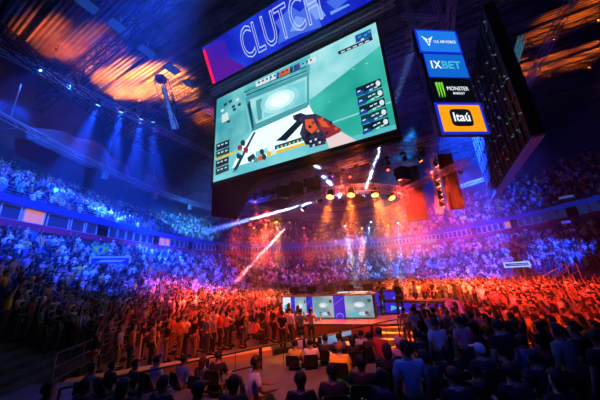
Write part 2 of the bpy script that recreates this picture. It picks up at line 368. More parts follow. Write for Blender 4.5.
for k, (mi, f) in enumerate(((PALE, 1.5), (PALE2, 1.15), (WHT, .8))): draw([(280+13*f*math.cos(t*math.pi/9), 100+8*f*math.sin(t*math.pi/9)-4.5*f*math.cos(t*math.pi/9)*.9) for t in range(18)], mi, 4+k)
draw([(254, 130), (309, 105), (316, 118), (330, 134), (288, 150), (232, 168), (241, 148)], WHT, 2)
draw([(250, 100), (254, 128), (253, 131), (247.5, 105)], SLATE, 3)
draw([(252, 129), (308, 105), (308, 107), (252, 132)], LINE, 3)
draw([(254, 132), (256, 132), (236, 172), (232, 173)], SLATE, 4)
draw([(214, 176), (397, 124), (397, 130), (213, 182)], BASE, 4)
# pale strip across the right wall of the picture
draw([(332, 122), (392, 101), (392, 102.5), (332, 123.5)], PALE, 3)
# characters and money bar along the bottom
for x, y, c in ((240, 148, REDD), (243, 143, SLATE), (246, 150, REDD), (239, 156, SLATE), (241, 152, PALE), (253, 157, SLATE), (258, 154, BASE), (262, 152, SLATE), (260, 158, ORG), (266, 151, PALE), (269, 154, YEL), (250, 159, SLATE), (256, 160, LINE), (273, 152, TXT), (264, 157, SLATE)):
    draw([(x-2.4, y-1.5), (x+.5, y-3.4), (x+2.6, y-.6), (x+1.6, y+3), (x-1.8, y+2.6)], c, 5)
draw([(276, 151), (306, 142), (306, 145), (276, 154)], YEL, 6)
draw([(275, 146), (306, 136), (306, 140), (275, 150)], SLATE, 6)
for i in range(7): draw([(277+i*4, 147-i*1.25), (279+i*4, 146.3-i*1.25), (279+i*4, 149-i*1.25), (277+i*4, 149.6-i*1.25)], YEL if i % 2 else BASE, 7)
# gloved hand holding a knife
draw([(276, 141), (281, 137), (300, 118), (304, 122), (286, 141)], DARK, 7)
draw([(293, 116), (301, 113), (306, 115), (316, 114), (330, 121), (340, 133), (322, 144), (306, 145), (300, 134), (303, 124), (294, 120)], GLOVE, 8)
draw([(305, 120), (313, 119), (318, 128), (312, 134), (306, 129)], ORG, 9)
draw([(316, 117), (328, 121), (342, 130), (331, 137), (321, 130)], REDD, 9)
draw([(318, 119), (326, 122), (330, 128), (322, 127)], ORG, 10)
draw([(326, 139), (340, 131), (357, 143), (352, 147), (330, 152)], SKIN, 9)
for i in range(14): draw([(316+(i*37) % 62, 58+(i*23) % 60-i*1.1), (319+(i*37) % 62, 57+(i*23) % 60-i*1.1), (319+(i*37) % 62, 57.8+(i*23) % 60-i*1.1), (316+(i*37) % 62, 58.8+(i*23) % 60-i*1.1)], (PALE, LINE, BASE)[i % 3], 3)
draw([(326, 136), (340, 130), (341, 132), (327, 139)], REDD, 10)
draw([(308, 138), (322, 134), (326, 144), (310, 148)], GLOVE, 9)
for a, c_ in (((322, 119), ORG), ((331, 123), DARK), ((336, 129), ORG), ((327, 133), DARK), ((318, 131), ORG), ((310, 127), DARK), ((313, 123), REDD)): draw([(a[0]-1.6, a[1]), (a[0]+.4, a[1]-1.8), (a[0]+2.2, a[1]+.4), (a[0], a[1]+2)], c_, 11)
for x, y in ((310, 141), (315, 139), (319, 142), (313, 145)): draw([(x, y), (x+2, y-.6), (x+2, y+1.4), (x, y+2)], TXT, 10)
# minimap and small icons, top left
for x, y in ((224, 104), (229, 101), (232, 106), (236, 99), (221, 110), (238, 104), (223, 117), (227, 121), (233, 109)): draw([(x, y), (x+3, y-1.4), (x+3, y+1.2), (x, y+2.6)], (SLATE, TXT)[int(x+y) % 2], 3)
draw([(222, 115), (228, 112), (229, 120), (222, 123)], TXT, 4)
# scoreboard row at the top
row = [(256, 270, TXT), (271, 276, TXT), (277, 279, BLU), (280, 289, ORG), (290, 293, SLATE), (294, 300, BLU), (301, 307, BASE), (308, 316, TXT)]
for a, b, c in row:
    ya = 82-(a-256)*.43; yb = 82-(b-256)*.43; draw([(a, ya), (b, yb), (b, yb+5.5), (a, ya+5.5)], c, 5)
for a in range(258, 314, 4): y = 83-(a-256)*.43; draw([(a, y), (a+2, y-.9), (a+2, y+1), (a, y+1.9)], (SLATE, REDD, BLU)[a % 3], 6)
# chat box, top right
draw([(338, 52), (372, 37), (373, 40), (339, 55)], DARK, 5); draw([(355, 36), (371, 29), (372, 37), (356, 43)], BLU, 4)
for i in range(5): draw([(341+i*6, 52.2-i*2.6), (345+i*6, 50.5-i*2.6), (345+i*6, 51.6-i*2.6), (341+i*6, 53.3-i*2.6)], TXT, 6)
for x, y in ((358, 37), (364, 35), (368, 32), (361, 39.5)): draw([(x, y), (x+3, y-1.3), (x+3, y+.4), (x, y+1.7)], (GREEN, TXT)[int(x) % 2], 6)
# player cards
for k in range(5):
    t = k*9.6; x0 = 355.6+k*1.7; x1 = 380.5+k*1.9
    draw([(x0, 88.5+t*.97), (x1, 78.5+t), (x1+1.6, 86.7+t), (x0+1.4, 96.8+t*.97)], (DARK, SLATE)[k % 2], 5)
    draw([(x0+.4, 93.5+t), (x0+8, 90+t), (x0+8, 93.6+t), (x0+.7, 96.8+t)], BLU, 6)
    draw([(x0+9, 92.5+t), (x1-6, 86+t), (x1-5.6, 88.6+t), (x0+9.4, 95.2+t)], GREEN if k % 3 else BLU, 6)
    for dx, dy in ((2, 91.5), (11, 87), (15, 85), (14, 90), (19, 87.5)): draw([(x0+dx, dy+t), (x0+dx+3, dy-1.3+t), (x0+dx+3, dy+t), (x0+dx, dy+1.3+t)], TXT, 7)
    cx, cy = x1-2.4, 83.6+t
    draw([(cx+2.5*math.cos(a*math.pi/5), cy+2.9*math.sin(a*math.pi/5)) for a in range(10)], TXT, 7)
for k in range(2):
    for j in range(2):
        x0, y0 = 216.5-k*.5, 143.5+k*17+j*7.5
        draw([(x0, y0+1), (x0+13, y0-4), (x0+13, y0+2.4), (x0, y0+7.6)], (DARK, SLATE)[j], 6)
        for d in (1.5, 5, 9): draw([(x0+d, y0+2.6-d*.35), (x0+d+2.2, y0+1.8-d*.35), (x0+d+2.2, y0+3-d*.35), (x0+d, y0+4-d*.35)], TXT, 7)
draw([(215.5, 157.5), (236, 151), (236, 153.5), (215.5, 160)], YEL, 6)
child(pic.build('picture', C), scr)
# ---- upper banner, tipped forward towards the floor
D0 = PS.P(*[(-.55), zt+1.55], .2)
b0 = Vector(D0); 
def solve_banner():
    d = ray(213, 84); t = (PS.P(0, 0, .25)-EYE).dot(PS.n)/d.dot(PS.n); P0 = EYE+d*t
    a = ray(202, 48); # P0 + k*n + h*z = EYE + s*a, with the edge staying square to the screen's run
    # unknown k,h,s : k*n + h*z - s*a = EYE-P0 ; 3 equations
    Mx = np.array([[PS.n.x, 0, -a.x], [PS.n.y, 0, -a.y], [0, 1, -a.z]]); r = np.linalg.solve(Mx, np.array(EYE-P0)); return P0, r[0], r[1]
P0, kk, hh = solve_banner()
BP = Plane(A_, B_); BP.o = P0; BP.v = (PS.n*kk+UZ*hh); BH = BP.v.length; BP.v.normalize(); BP.n = BP.u.cross(BP.v).normalized()
BW = 17.0
ban = empty('banner_display', P0, 0, 'long blue display above the game screen reading CLUTCH in outlined letters', 'display')
bm_ = MB(); rectbox(bm_, BP, -.05, -.05, BW+.05, BH+.05, -.45, -.02); child(bm_.build('cabinet', M['black']), ban)
bp = MB(); BC = [screen_mat('banner_blue', g(18, 30, 190), g(30, 60, 225), .4), glow('banner_purple', g(88, 20, 160)), glow('banner_red', g(250, 20, 80), 1.2), glow('banner_light', g(70, 110, 235)), glow('banner_violet', g(60, 28, 178)), glow('banner_cyan', g(120, 160, 250))]
rectbox(bp, BP, 0, 0, BW, BH, -.02, 0, 0)
def bdraw(pts, c, l):
    q = [BP.uv(*p) for p in pts]; q = [(min(max(u, 0), BW), min(max(v, 0), BH)) for u, v in q]; flat(bp, BP, q, .004+.005*l, c)
bdraw([(202, 50), (213, 45), (226, 78), (213, 84)], 1, 0); bdraw([(213, 60), (226, 56), (246, 68), (216, 83)], 1, 1); bdraw([(206, 47), (224, 39), (230, 54), (213, 62)], 4, 0)
rectbox(bp, BP, 0, 0, .33, BH*.93, 0, .03, 2)
bdraw([(275, 22), (284, 14), (290, 6), (300, 12), (308, 4), (318, 16), (322, 28), (300, 34), (278, 44), (280, 30)], 3, 2)
bdraw([(300, -8), (312, -6), (326, 16), (316, 20), (306, 6)], 5, 3)
bdraw([(326, 2), (340, -8), (352, -4), (336, 10)], 3, 2); bdraw([(330, 12), (348, 4), (350, 5), (331, 15)], 5, 2)
bdraw([(296, 16), (304, 18), (300, 30), (290, 32)], 5, 3)
child(bp.build('picture', BC), ban)
# lettering placed along the banner
u0, v0 = BP.uv(246, 60); u1, v1 = BP.uv(324, 19.5)
ut, vt = BP.uv(240, 29)
def text_on(name, s, pl, u0, v0, u1, v1, off, m_, root, **k):
    o = text_mesh(name, s, pl, u0, v0, u1, v1, off, m_, None, **k); return child(o, root)
text_on('lettering', 'CLUTCH', BP, u0, v0-.1, u1, v0+(vt-v0), .06, glow('letter_white', g(190, 205, 255), 1), ban, outline=.014, shear=0)
# trusses between the banner and the screen
for k, (dz, off) in enumerate(((.75, .3), (1.45, -.2))):
    truss('screen_truss', PS.P(-.4, zt+dz, off), PS.P(W+1.5, zt+dz, off), ('lower', 'upper')[k]+' dark lattice truss between the game screen and the banner display', .4, .5, .6, .035, M['truss'], 'trusses above the game screen')
# ---- column of advertising signs
T1_, T2_ = at_d(414, 29, 17), at_d(457.5, 32.6, 19.4); PT = Plane(T1_, T2_)
sg = {'air': glow('sign_azure', g(28, 120, 225), 1.1), 'bet': glow('sign_blue', g(15, 100, 205), 1.1), 'blk': glow('sign_black', g(4, 6, 16)), 'org': glow('sign_orange', g(255, 160, 20), 1.1), 'edge': glow('sign_edge', g(20, 45, 215)),
      'w': glow('sign_white', g(235, 245, 255), 1.15), 'c': glow('sign_cyan', g(70, 190, 215)), 'g': glow('sign_green', g(120, 215, 60)), 'navy': glow('sign_navy', g(12, 14, 30))}
def sign(TL, BR, face, edge, label, bw=.16):
    u0, v1 = PT.uv(*TL); u1, v0 = PT.uv(*BR)
    r = empty('advertising_sign', PT.P((u0+u1)/2, v0, -.2), 0, label, 'sign', 'advertising signs hung in a column')
    m1 = MB(); rectbox(m1, PT, u0, v0, u1, v1, -.35, -.02); child(m1.build('cabinet', M['black']), r)
    m1 = MB(); rectbox(m1, PT, u0, v0, u1, v1, -.02, 0); child(m1.build('border', edge), r)
    m1 = MB(); rectbox(m1, PT, u0+bw, v0+bw, u1-bw, v1-bw, 0, .02); child(m1.build('face', face), r)
    return r, u0, v0, u1-u0, v1-v0
r, u, v, a, b = sign((414, 29), (463, 54), sg['air'], sg['edge'], 'top blue sign of the column, with a white winged emblem and text')
e = MB()
for sx in (-1, 1):
    for j in range(3):
        cx = u+a*.25; y = v+b*(.62-.09*j); wd = a*(.13-.035*j)
        e.add([PT.P(cx+sx*.04, y-.14, .03), PT.P(cx+sx*wd, y+.1, .03), PT.P(cx+sx*wd*.85, y+.02, .03), PT.P(cx+sx*.04, y-.22, .03), PT.P(cx+sx*.04, y-.12, .04), PT.P(cx+sx*wd, y+.16, .04), PT.P(cx+sx*wd*.9, y+.02, .04), PT.P(cx+sx*.04, y-.26, .04)],
              [(0, 1, 2, 3), (7, 6, 5, 4), (0, 4, 5, 1), (1, 5, 6, 2), (2, 6, 7, 3), (3, 7, 4, 0)])
cx, cy = u+a*.25, v+b*.3; e.frame_box(PT.P(cx-.07, cy, .03), PT.u*.14, PT.v*.14, PT.n*.01)
child(e.build('emblem', sg['w']), r)
text_on('lettering', 'U.S. AIR FORCE', PT, u+a*.39, v+b*.42, u+a*.9, v+b*.53, .03, sg['w'], r)
r, u, v, a, b = sign((423, 53.5), (470, 78), sg['bet'], sg['edge'], 'light blue sign reading 1XBET, second in the column', .06)
text_on('lettering', '1X', PT, u+a*.12, v+b*.36, u+a*.37, v+b*.68, .03, sg['w'], r, bold=.025); o = text_on('lettering', 'BET', PT, u+a*.39, v+b*.36, u+a*.86, v+b*.68, .03, sg['c'], r, bold=.025)
r, u, v, a, b = sign((429, 78), (477, 102), sg['blk'], sg['navy'], 'black sign with a green claw mark and white text, third in the column', .06)
e = MB()
for j in range(3):
    x = u+a*(.1+.065*j)
    e.add([PT.P(x+dx, v+b*y, o_) for o_ in (.03, .045) for dx, y in ((0, .78), (a*.055, .82), (a*.052, .32-.08*(j == 1)), (a*.03, .15), (a*.02, .4))], [(4, 3, 2, 1, 0), (5, 6, 7, 8, 9), (0, 1, 6, 5), (1, 2, 7, 6), (2, 3, 8, 7), (3, 4, 9, 8), (4, 0, 5, 9)])
child(e.build('claw_mark', sg['g']), r)
text_on('lettering', 'MONSTER', PT, u+a*.36, v+b*.47, u+a*.88, v+b*.63, .03, sg['w'], r); text_on('lettering', 'ENERGY', PT, u+a*.48, v+b*.3, u+a*.76, v+b*.39, .03, sg['w'], r)
r, u, v, a, b = sign((434, 102.5), (490.5, 134), sg['org'], sg['edge'], 'orange sign with a black rounded square reading Itaú, lowest in the column', .2)
e = MB(); cx, cy, h = u+a*.49, v+b*.51, b*.25; pts = []
for k in range(24):
    t = 2*math.pi*(k+.5)/24; f = 5; pts.append((cx+h*1.28*math.copysign(abs(math.cos(t))**(2/f), math.cos(t)), cy+h*1.1*math.copysign(abs(math.sin(t))**(2/f), math.sin(t))))
flat(e, PT, pts, .03, 0); child(e.build('badge', sg['navy']), r)
text_on('lettering', 'Itaú', PT, cx-h*.95, cy-h*.5, cx+h*.95, cy+h*.62, .045, sg['w'], r, bold=.02)
u0, v1 = PT.uv(414, 29); u1, v0 = PT.uv(490.5, 134)
tr = MB(); 
for uu in (.5, PT.W-.4): lattice(tr, PT.P(uu, v0+.3, -.7), PT.P(uu, v1+7, -.7), .35, .35, .6, .03)
for vv in (v1+.3, v1+2.2): lattice(tr, PT.P(-.2, vv, -.7), PT.P(PT.W+.3, vv, -.7), .3, .3, .5, .03)
tag(tr.build('sign_truss', M['truss']), 'ladder truss carrying the column of advertising signs', 'truss')
# ---- second screen of the cluster, seen from behind
P1, P2 = Vector((12.7, 11.3, 0)), Vector((19.9, 24.2, 0)); PB = Plane(P1, P2)
bs = empty('side_screen', PB.P(PB.W/2, 9.6, 0), 0, 'black back of a large hanging screen, right of the advertising signs', 'screen')
m1 = MB(); rectbox(m1, PB, 0, 9.6, PB.W, 19, -.4, 0); child(m1.build('cabinet', M['fabric']), bs)
m1 = MB()
for i in range(15): rectbox(m1, PB, i*PB.W/14-.03, 9.6, i*PB.W/14+.03, 19, 0, .1); rectbox(m1, PB, i*PB.W/14-.03, 9.6, i*PB.W/14+.03, 19, -.5, -.4)
for i in range(8): rectbox(m1, PB, 0, 9.6+i*1.33, PB.W, 9.66+i*1.33, 0, .08); rectbox(m1, PB, 0, 9.6+i*1.33, PB.W, 9.66+i*1.33, -.48, -.4)
child(m1.build('rear_frame', M['black']), bs)
m1 = MB(); rectbox(m1, PB, 0, 9.45, PB.W, 9.58, -.45, .05); child(m1.build('lower_edge', M['rail']), bs)
for col, nm, cnt in ((g(40, 120, 90), 'green', 14), (g(120, 120, 150), 'white', 70)):
    m1 = MB()
    for _ in range(cnt):
        uu, vv = R_.uniform(.3, PB.W-.3), R_.uniform(9.8, 18.7)
        rectbox(m1, PB, uu, vv, uu+.05, vv+.05, 0, .12); rectbox(m1, PB, uu, vv, uu+.05, vv+.05, -.52, -.4)
    child(m1.build('status_lights', glow('led_'+nm, col, .6)), bs)['kind'] = 'stuff'
# ---- dark hanging panels right of the stage ring
def hang_panel(name, a, b, ztop, zbot, label, m_):
    pl = Plane(a, b); r = empty(name, pl.P(pl.W/2, zbot, 0), 0, label, 'screen', 'dark screens hanging right of the ring truss')
    m1 = MB(); rectbox(m1, pl, 0, zbot, pl.W, ztop, -.3, 0); child(m1.build('cabinet', m_), r)
    m1 = MB()
    for i in range(5): rectbox(m1, pl, i*pl.W/4-.03, zbot, i*pl.W/4+.03, ztop, 0, .05)
    child(m1.build('rear_frame', M['darktruss']), r); return r
M['panel'] = mat('dark_panel', (.015, .012, .012), .7)
hang_panel('hanging_screen', at_d(398, 168, 27), at_d(417, 165, 27), at_d(417, 165, 27).z, at_d(421, 220, 27).z, 'dark hanging panel behind the right end of the ring truss', M['panel'])
hang_panel('hanging_screen', at_d(438, 154, 22), at_d(450, 151, 22.5), at_d(450, 151, 22).z, at_d(463, 207, 22).z, 'dark hanging panel beside the column of red lamps', M['panel'])
# ================================================================== RIG
RC = (4.2, 21.6); RR = 5.0; RZ = 8.95
ORD = ('first', 'second', 'third', 'fourth', 'fifth', 'sixth', 'seventh', 'eighth', 'ninth', 'tenth', 'eleventh', 'twelfth', 'thirteenth', 'fourteenth', 'fifteenth', 'sixteenth')
ring_truss('ring_truss', RC, RR, RZ, .5, .5, 'large circular lattice truss hanging over the stage with orange lamps', 48, .035)
ring_truss('ring_truss', RC, RR-2.2, RZ+.6, .3, .3, 'smaller inner circular truss hanging within the lamp ring', 36, .03)
for k in range(6):
    t = 2*math.pi*k/6+.3; P = Vector((RC[0]+RR*math.cos(t), RC[1]+RR*math.sin(t), RZ+.3))
    tag(MB().bar(P, P+UZ*13, .03).build('hoist_chain', M['truss']), 'thin hoist chain of the circular truss, %s going counter-clockwise from its right side' % ORD[k], 'chain', 'hoist chains of the circular truss')
KP = 18
def fixture(P, aim, col, power, ang, label, blend=.3, es=12, size=.16, group=None, name='stage_lamp', lens=None):
    P = Vector(P); aim = Vector(aim); d = (aim-P).normalized()
    r = empty(name, P, 0, label, 'lamp', group)
    rot = d.to_track_quat('-Z', 'Y').to_euler()
    head = empty('lamp_head', (0, 0, 0)); head.parent = r; head.rotation_euler = rot
    s = size
    b = MB().bar((0, 0, s*2.2), (0, 0, 0), s*.75, 10, 0, s*1.05); bo = b.build('housing', M['black'], r); bo.rotation_euler = rot
    l = MB().bar((0, 0, .0), (0, 0, -.02), s*.95, 12); lo = l.build('lens', glow('lens_glow', lens or col, es), r); lo.rotation_euler = rot
    bpy.data.objects.remove(head)
    y = MB(); y.box((-s*1.3, 0, s*1.4), (.04, .06, s*2.8)); y.box((s*1.3, 0, s*1.4), (.04, .06, s*2.8)); y.box((0, 0, s*2.8), (s*2.7, .06, .05)); y.bar((0, 0, s*2.8), (0, 0, s*2.8+.25), .04)
    y.build('yoke', M['darktruss'], r)
    lamp('lamp_light', P+d*.06, aim, col, power*KP, ang, blend, .05)
    return r
OR = (1, .2, .015); WH = (.55, .75, 1)
G1 = 'orange lamps on the near side of the circular truss'
for px, py, ax, ay, lb in ((330, 197, 322, 262, 'orange lamp at the west end of the row on the circular truss'), (351, 195, 349, 262, 'brightest orange lamp at the centre of the circular truss'), (375, 195, 392, 262, 'orange lamp just east of the centre of the circular truss'), (392, 198, 428, 258, 'orange lamp at the east end of the row on the circular truss')):
    P = at_z(px, py, 8.45); fixture(P, at_d(ax, ay, P.xy.length-1.5), OR, 800 if px != 351 else 1300, 34, lb, .5, 9, .26, G1, lens=(1, .36, .05))
G2 = 'narrow white beam lamps on the circular truss'
def beam(P, aim, col, power, ang, label, dens=.2, far=1.0):
    fixture(P, aim, col, power, ang, label, .15, 20, .16, G2)
    P = Vector(P); d = (Vector(aim)-P); L = d.length*far; d.normalize(); mm = bpy.data.materials.new('beam_haze'); mm.use_nodes = True; nt = mm.node_tree; nt.nodes.clear()
    v = nt.nodes.new('ShaderNodeVolumeScatter'); oo = nt.nodes.new('ShaderNodeOutputMaterial'); v.inputs['Density'].default_value = dens; nt.links.new(v.outputs[0], oo.inputs['Volume'])
    t = math.tan(math.radians(ang/2))
    o = MB().bar(P+d*.1, P+d*L, .09, 14, 0, .09+t*L*1.15).build('beam_haze', mm); tag(o, 'haze tube added to show the beam of the '+label.replace('white beam lamp', 'lamp'), 'haze', None, 'stuff')  # haze tube added so the narrow beam shows
beam(at_z(318, 201, 8.8), at_d(203, 232.5, 38), (.25, .42, 1), 150000, 2.2, 'white beam lamp aiming left across the hall')
beam(at_z(303, 209.5, 7.9), at_d(236, 281, 24), (1, .6, .8), 40000, 1.8, 'white beam lamp aiming down at the crowd left of the stage')
beam(at_z(341, 199, 8.3), at_d(298, 141, 24), (.22, .42, 1), 240000, 3.2, 'white beam lamp aiming up behind the game screen')
beam(at_z(363, 197, 8.3), at_d(386, 128, 20), (.22, .4, 1), 330000, 2.4, 'white beam lamp aiming up past the right end of the screen')
G3 = 'small lamps hung behind the circular truss'
for px, py, d, c, p, an, dx, lb in ((345, 226, 27, WH, 1800, 14, 4, 'small white lamp below the far arc of the circular truss'), (362, 228, 27, OR, 1600, 16, 0, 'small orange lamp below the far arc of the circular truss'), (371, 222, 26, WH, 1700, 10, -10, 'small white lamp tilted left below the circular truss'),
    (388, 225, 26, OR, 1300, 16, 0, 'small orange lamp near the east side of the circular truss'), (398, 223, 26, WH, 2400, 9, 0, 'small white lamp with a narrow upright beam'),
    (233, 204, 26, RED, 1700, 20, 1, 'red lamp nearest the corner of the game screen'), (239, 210, 26, RED, 1500, 20, -4, 'red lamp just under the screen corner lamp'), (255, 202, 24, RED, 1700, 20, 2, 'red lamp on the lower rig truss beside a dark loudspeaker'),
    (266, 220, 26, RED, 1600, 20, -1, 'red lamp low on the rig left of the circular truss'), (254, 228, 28, (1, .2, .1), 900, 16, 1, 'faint red lamp above the far crowd'), (277, 222, 27, (1, .2, .1), 900, 18, 0, 'small red lamp left of the beam lamps'),
    (304, 228, 28, RED, 1000, 18, 3, 'small red lamp under the far left of the circular truss'), (350, 177, 19, RED, 600, 18, 0, 'red lamp above the brightest orange lamp'), (388, 170, 19, RED, 150, 18, 6, 'red lamp on the truss above the hanging panels'),
    (405, 233, 28, RED, 1200, 18, 2, 'red lamp low under the first hanging panel'), (417, 231, 28, RED, 1200, 18, 2, 'red lamp low under the hanging panel edge')):
    P = at_d(px, py, d); fixture(P, at_d(px+dx*1.4+2, py+40, d-2), c, p*2.6, an*.8, lb, .5, 8, .1, G3)
G4 = 'column of red lamps beside the hanging panel'
for k, (px, py) in enumerate(((421, 161), (437, 166), (438, 179), (439, 186), (441, 194), (442, 199), (443, 206))):
    P = at_d(px, py, 20.5); fixture(P, at_d(px+28, py+38, 22), (1, .06, .02), 700 if k < 3 else 260, 30, ('red lamp alone on a short truss arm', 'topmost red lamp of the column', 'second red lamp from the top of the column', 'third red lamp from the top of the column', 'fourth red lamp from the top of the column', 'fifth red lamp from the top of the column', 'lowest red lamp of the column')[k], .5, 14, .15, G4, lens=(1, .25, .08))
truss('lamp_column_truss', at_d(433, 148, 20.8), at_d(440, 214, 20.8), 'upright truss carrying the column of red lamps', .35, .35, .5, .03)
G5 = 'blue lamps on the oval truss'
for k, (px, py, ax, ay, p) in enumerate(((98, 105, 78, 150, 6500), (121, 112, 112, 160, 7500), (141, 119, 136, 160, 7500), (153, 122, 154, 160, 6000), (75, 84, 60, 92, 900), (45, 68, 28, 78, 900))):
    P = at_d(px, py, 31); fixture(P, at_d(ax, ay, 33), BLUE, p*2.5, 24, 'blue lamp on the oval truss, %s counting from the screen' % ('fourth', 'third', 'second', 'first', 'fifth', 'sixth')[k], .6, 8, .2, G5, lens=(.1, .35, 1))
P = at_d(461, 173, 24); fixture(P, at_d(500, 205, 30), BLUE, 6000, 22, 'blue lamp beside the hanging panel, aiming down to the right', .6, 8, .15, None, lens=(.1, .3, 1))
# lower rig trusses parallel with the game screen
G6 = 'rig trusses below the game screen'
truss('rig_truss', at_z(230, 197, 10.9), at_z(436, 139, 10.9), 'long rig truss directly below the game screen', .45, .45, .7, .035, None, G6)
truss('rig_truss', at_z(246, 204, 12.4), at_z(452, 152, 12.4), 'second rig truss, just behind the truss under the screen', .45, .45, .7, .035, None, G6)
truss('rig_truss', at_z(232, 202, 10.0), at_z(296, 216, 10.0), 'short cross truss left of the circular truss', .4, .4, .6, .03, None, G6)
truss('rig_truss', at_z(400, 192, 9.6), at_z(470, 160, 9.6), 'short truss joining the circular truss to the lamp column', .35, .35, .6, .03, None, G6)
truss('rig_truss', at_z(450, 190, 12.5), at_z(520, 168, 12.5), 'short pale truss behind the side screen', .35, .35, .6, .03, None, G6)
# boxes hanging from the rig: loudspeakers
for k, (px, py, lb) in enumerate(((296, 186, 'black loudspeaker hung left of centre under the rig truss'), (313, 183, 'black loudspeaker hung at the centre under the rig truss'), (283, 190, 'black loudspeaker hung nearest the screen corner'), (402, 172, 'black loudspeaker hung above the first hanging panel'))):
    P = at_z(px, py, 9.9); e = empty('hanging_loudspeaker', P, .5, lb, 'speaker', 'black loudspeakers under the rig truss')
    MB().box((0, 0, .0), (.9, .7, .55)).box((0, -.05, -.5), (.85, .65, .4)).build('cabinet', M['black'], e); MB().box((0, -.37, 0), (.8, .03, .48)).build('grille', M['darktruss'], e); MB().bar((0, 0, .28), (0, 0, .9), .04).build('bracket', M['truss'], e)
# row of unlit lamps along the rig truss
A, B = at_z(234, 200, 10.45), at_z(430, 146, 10.45)
pos = [A.lerp(B, (i+.5)/16) for i in range(16)]
base = empty('moving_lamp', pos[0], 0, 'unlit black moving lamp under the long rig truss, first from its left end', 'lamp', 'unlit lamps along the rig truss')
MB().box((0, 0, 0), (.3, .3, .12)).build('base', M['black'], base)
MB().box((-.17, 0, -.22), (.04, .08, .35)).box((.17, 0, -.22), (.04, .08, .35)).build('yoke', M['darktruss'], base)
MB().bar((0, 0, -.2), (0, .12, -.5), .1, 8, 0, .14).build('lamp_head', M['black'], base)
for i, P in enumerate(pos[1:]): c = copy_tree(base); c.location = P; c['label'] = 'unlit black moving lamp under the long rig truss, %s from its left end' % ORD[i+1]; c.rotation_euler = (0, 0, R_.uniform(-2, 2))
# leaning follow-spot mast under the roof, an added glowing core makes it look lit
A, B = at_d(161, 79, 26), at_d(176, 130, 28)
mst = empty('leaning_mast', A, 0, 'tall leaning lattice mast with a blue-white glowing core under the roof', 'mast')
child(lattice(MB(), A, B, 1.1, .9, 1.1, .05).build('lattice_frame', M['darktruss']), mst)
child(MB().bar(A.lerp(B, .12), A.lerp(B, .97), .08, 6, 0, .4).build('glow_core', glow('core_blue', g(70, 115, 225), .75)), mst)  # glow inside the lattice stands in for light falling on it
child(MB().box(A, (.9, .7, .6)).build('lamp_head', M['black']), mst)
# pale blue panels under the roof
for k, (px, py, s) in enumerate(((86, 3, 1.0), (119, 27, 1.0), (147, 51, .9), (172, 69, .9), (190, 84, .8))):
    P = at_z(px, py, 25.2); r = empty('roof_light_panel', P, math.radians(-27), ('blue roof light panel nearest the top edge', 'blue roof light panel above the orange deck', 'blue roof light panel beside the roof girder', 'blue roof light panel above the leaning mast', 'blue roof light panel closest to the game screen')[k], 'light', 'blue light panels under the roof')
    MB().box((0, 0, 0), (1.1*s, 1.6*s, .12)).build('housing', M['black'], r); MB().box((0, 0, -.08), (1.0*s, 1.5*s, .04)).build('diffuser', glow('panel_blue', g(30, 62, 140), .8), r)
    MB().bar((0, 0, .06), (0, 0, 1.2), .03).build('hanger', M['truss'], r)
# lamps above the girders that throw orange onto the roof deck
KP = 1
for k, (px, py, p, dr, lb) in enumerate(((42, 44, 230, 1.7, 'first'), (60, 36, 200, 1.7, 'second'), (82, 62, 300, 1.8, 'third'), (100, 44, 160, 1.7, 'fourth'), (118, 86, 1900, 2.4, 'fifth'), (143, 84, 2600, 2.8, 'sixth'), (170, 86, 3000, 2.6, 'seventh'), (205, 118, 260, 2.2, 'eighth'), (512, 74, 260, 1.8, 'ninth'), (545, 66, 300, 1.9, 'tenth'), (585, 58, 260, 1.8, 'eleventh'), (550, 30, 200, 1.8, 'twelfth'), (592, 10, 200, 1.8, 'thirteenth'))):
    Q = at_z(px, py, 29.1); P = Q-UZ*dr; fixture(P, Q, (1, .26, .01) if 3 < k < 7 else (1, .15, .008), p*4.5, 110, 'uplight throwing orange on the roof deck, %s along the roof' % lb, .35, 3, .12, 'orange roof uplights', name='roof_uplight')
# pale ladder rack at the top corner of the side screen
truss('ladder_rack', at_d(513, 68, 19), at_d(522, 38, 19), 'pale blue ladder rack at the top of the side screen', .6, .2, .6, .05, mat('pale_steel_glow', (.4, .6, .7), .5, .3, (.1, .3, .45), .25))  # blue glow put into the steel so the rack looks lit
# ================================================================== STAGE
SZ = .72
L_, R2_ = at_z(283, 318.5, SZ), at_z(375, 318.5, SZ); PD = Plane(L_, R2_); DW = PD.W
su, sb = PD.u, -PD.n           # along the desk, and back away from the camera
M['stage'] = noisy(mat('stage_floor', (.3, .1, .1), .3), (.09, .03, .03), (.14, .05, .045), 1)
M['red'] = mat('red_stage_cloth', (.35, .03, .03), .7)
st = empty('stage', PD.P(DW/2, 0), 0, 'low round-edged stage platform carrying the desks, red lit', 'stage')
mb = MB(); pts = []
o0 = PD.P(0, 0)
for u, v in ((-1.8, -.5), (-.2, -1.6), (DW+.6, -1.5), (DW+5.2, -.6), (DW+6.4, 3), (DW+5.5, 9), (DW, 11), (0, 11), (-2.5, 8), (-3, 2)): pts.append(o0+su*u+sb*v)
n = len(pts); mb.add([p+UZ*(SZ-.1) for p in pts]+[p+UZ*SZ for p in pts], [tuple(range(n))[::-1], tuple(range(n, 2*n))]+[(i, (i+1) % n, n+(i+1) % n, n+i) for i in range(n)])
child(mb.build('deck', M['stage']), st)
mb = MB(); c_ = sum(pts, Vector())/n
for i in range(n):
    a, b = pts[i], pts[(i+1) % n]; a = a+(c_-a)*.01; b = b+(c_-b)*.01; mb.frame_box(a, b-a, (c_-a).normalized()*.05, UZ*(SZ-.1))
child(mb.build('skirt', M['red']), st)
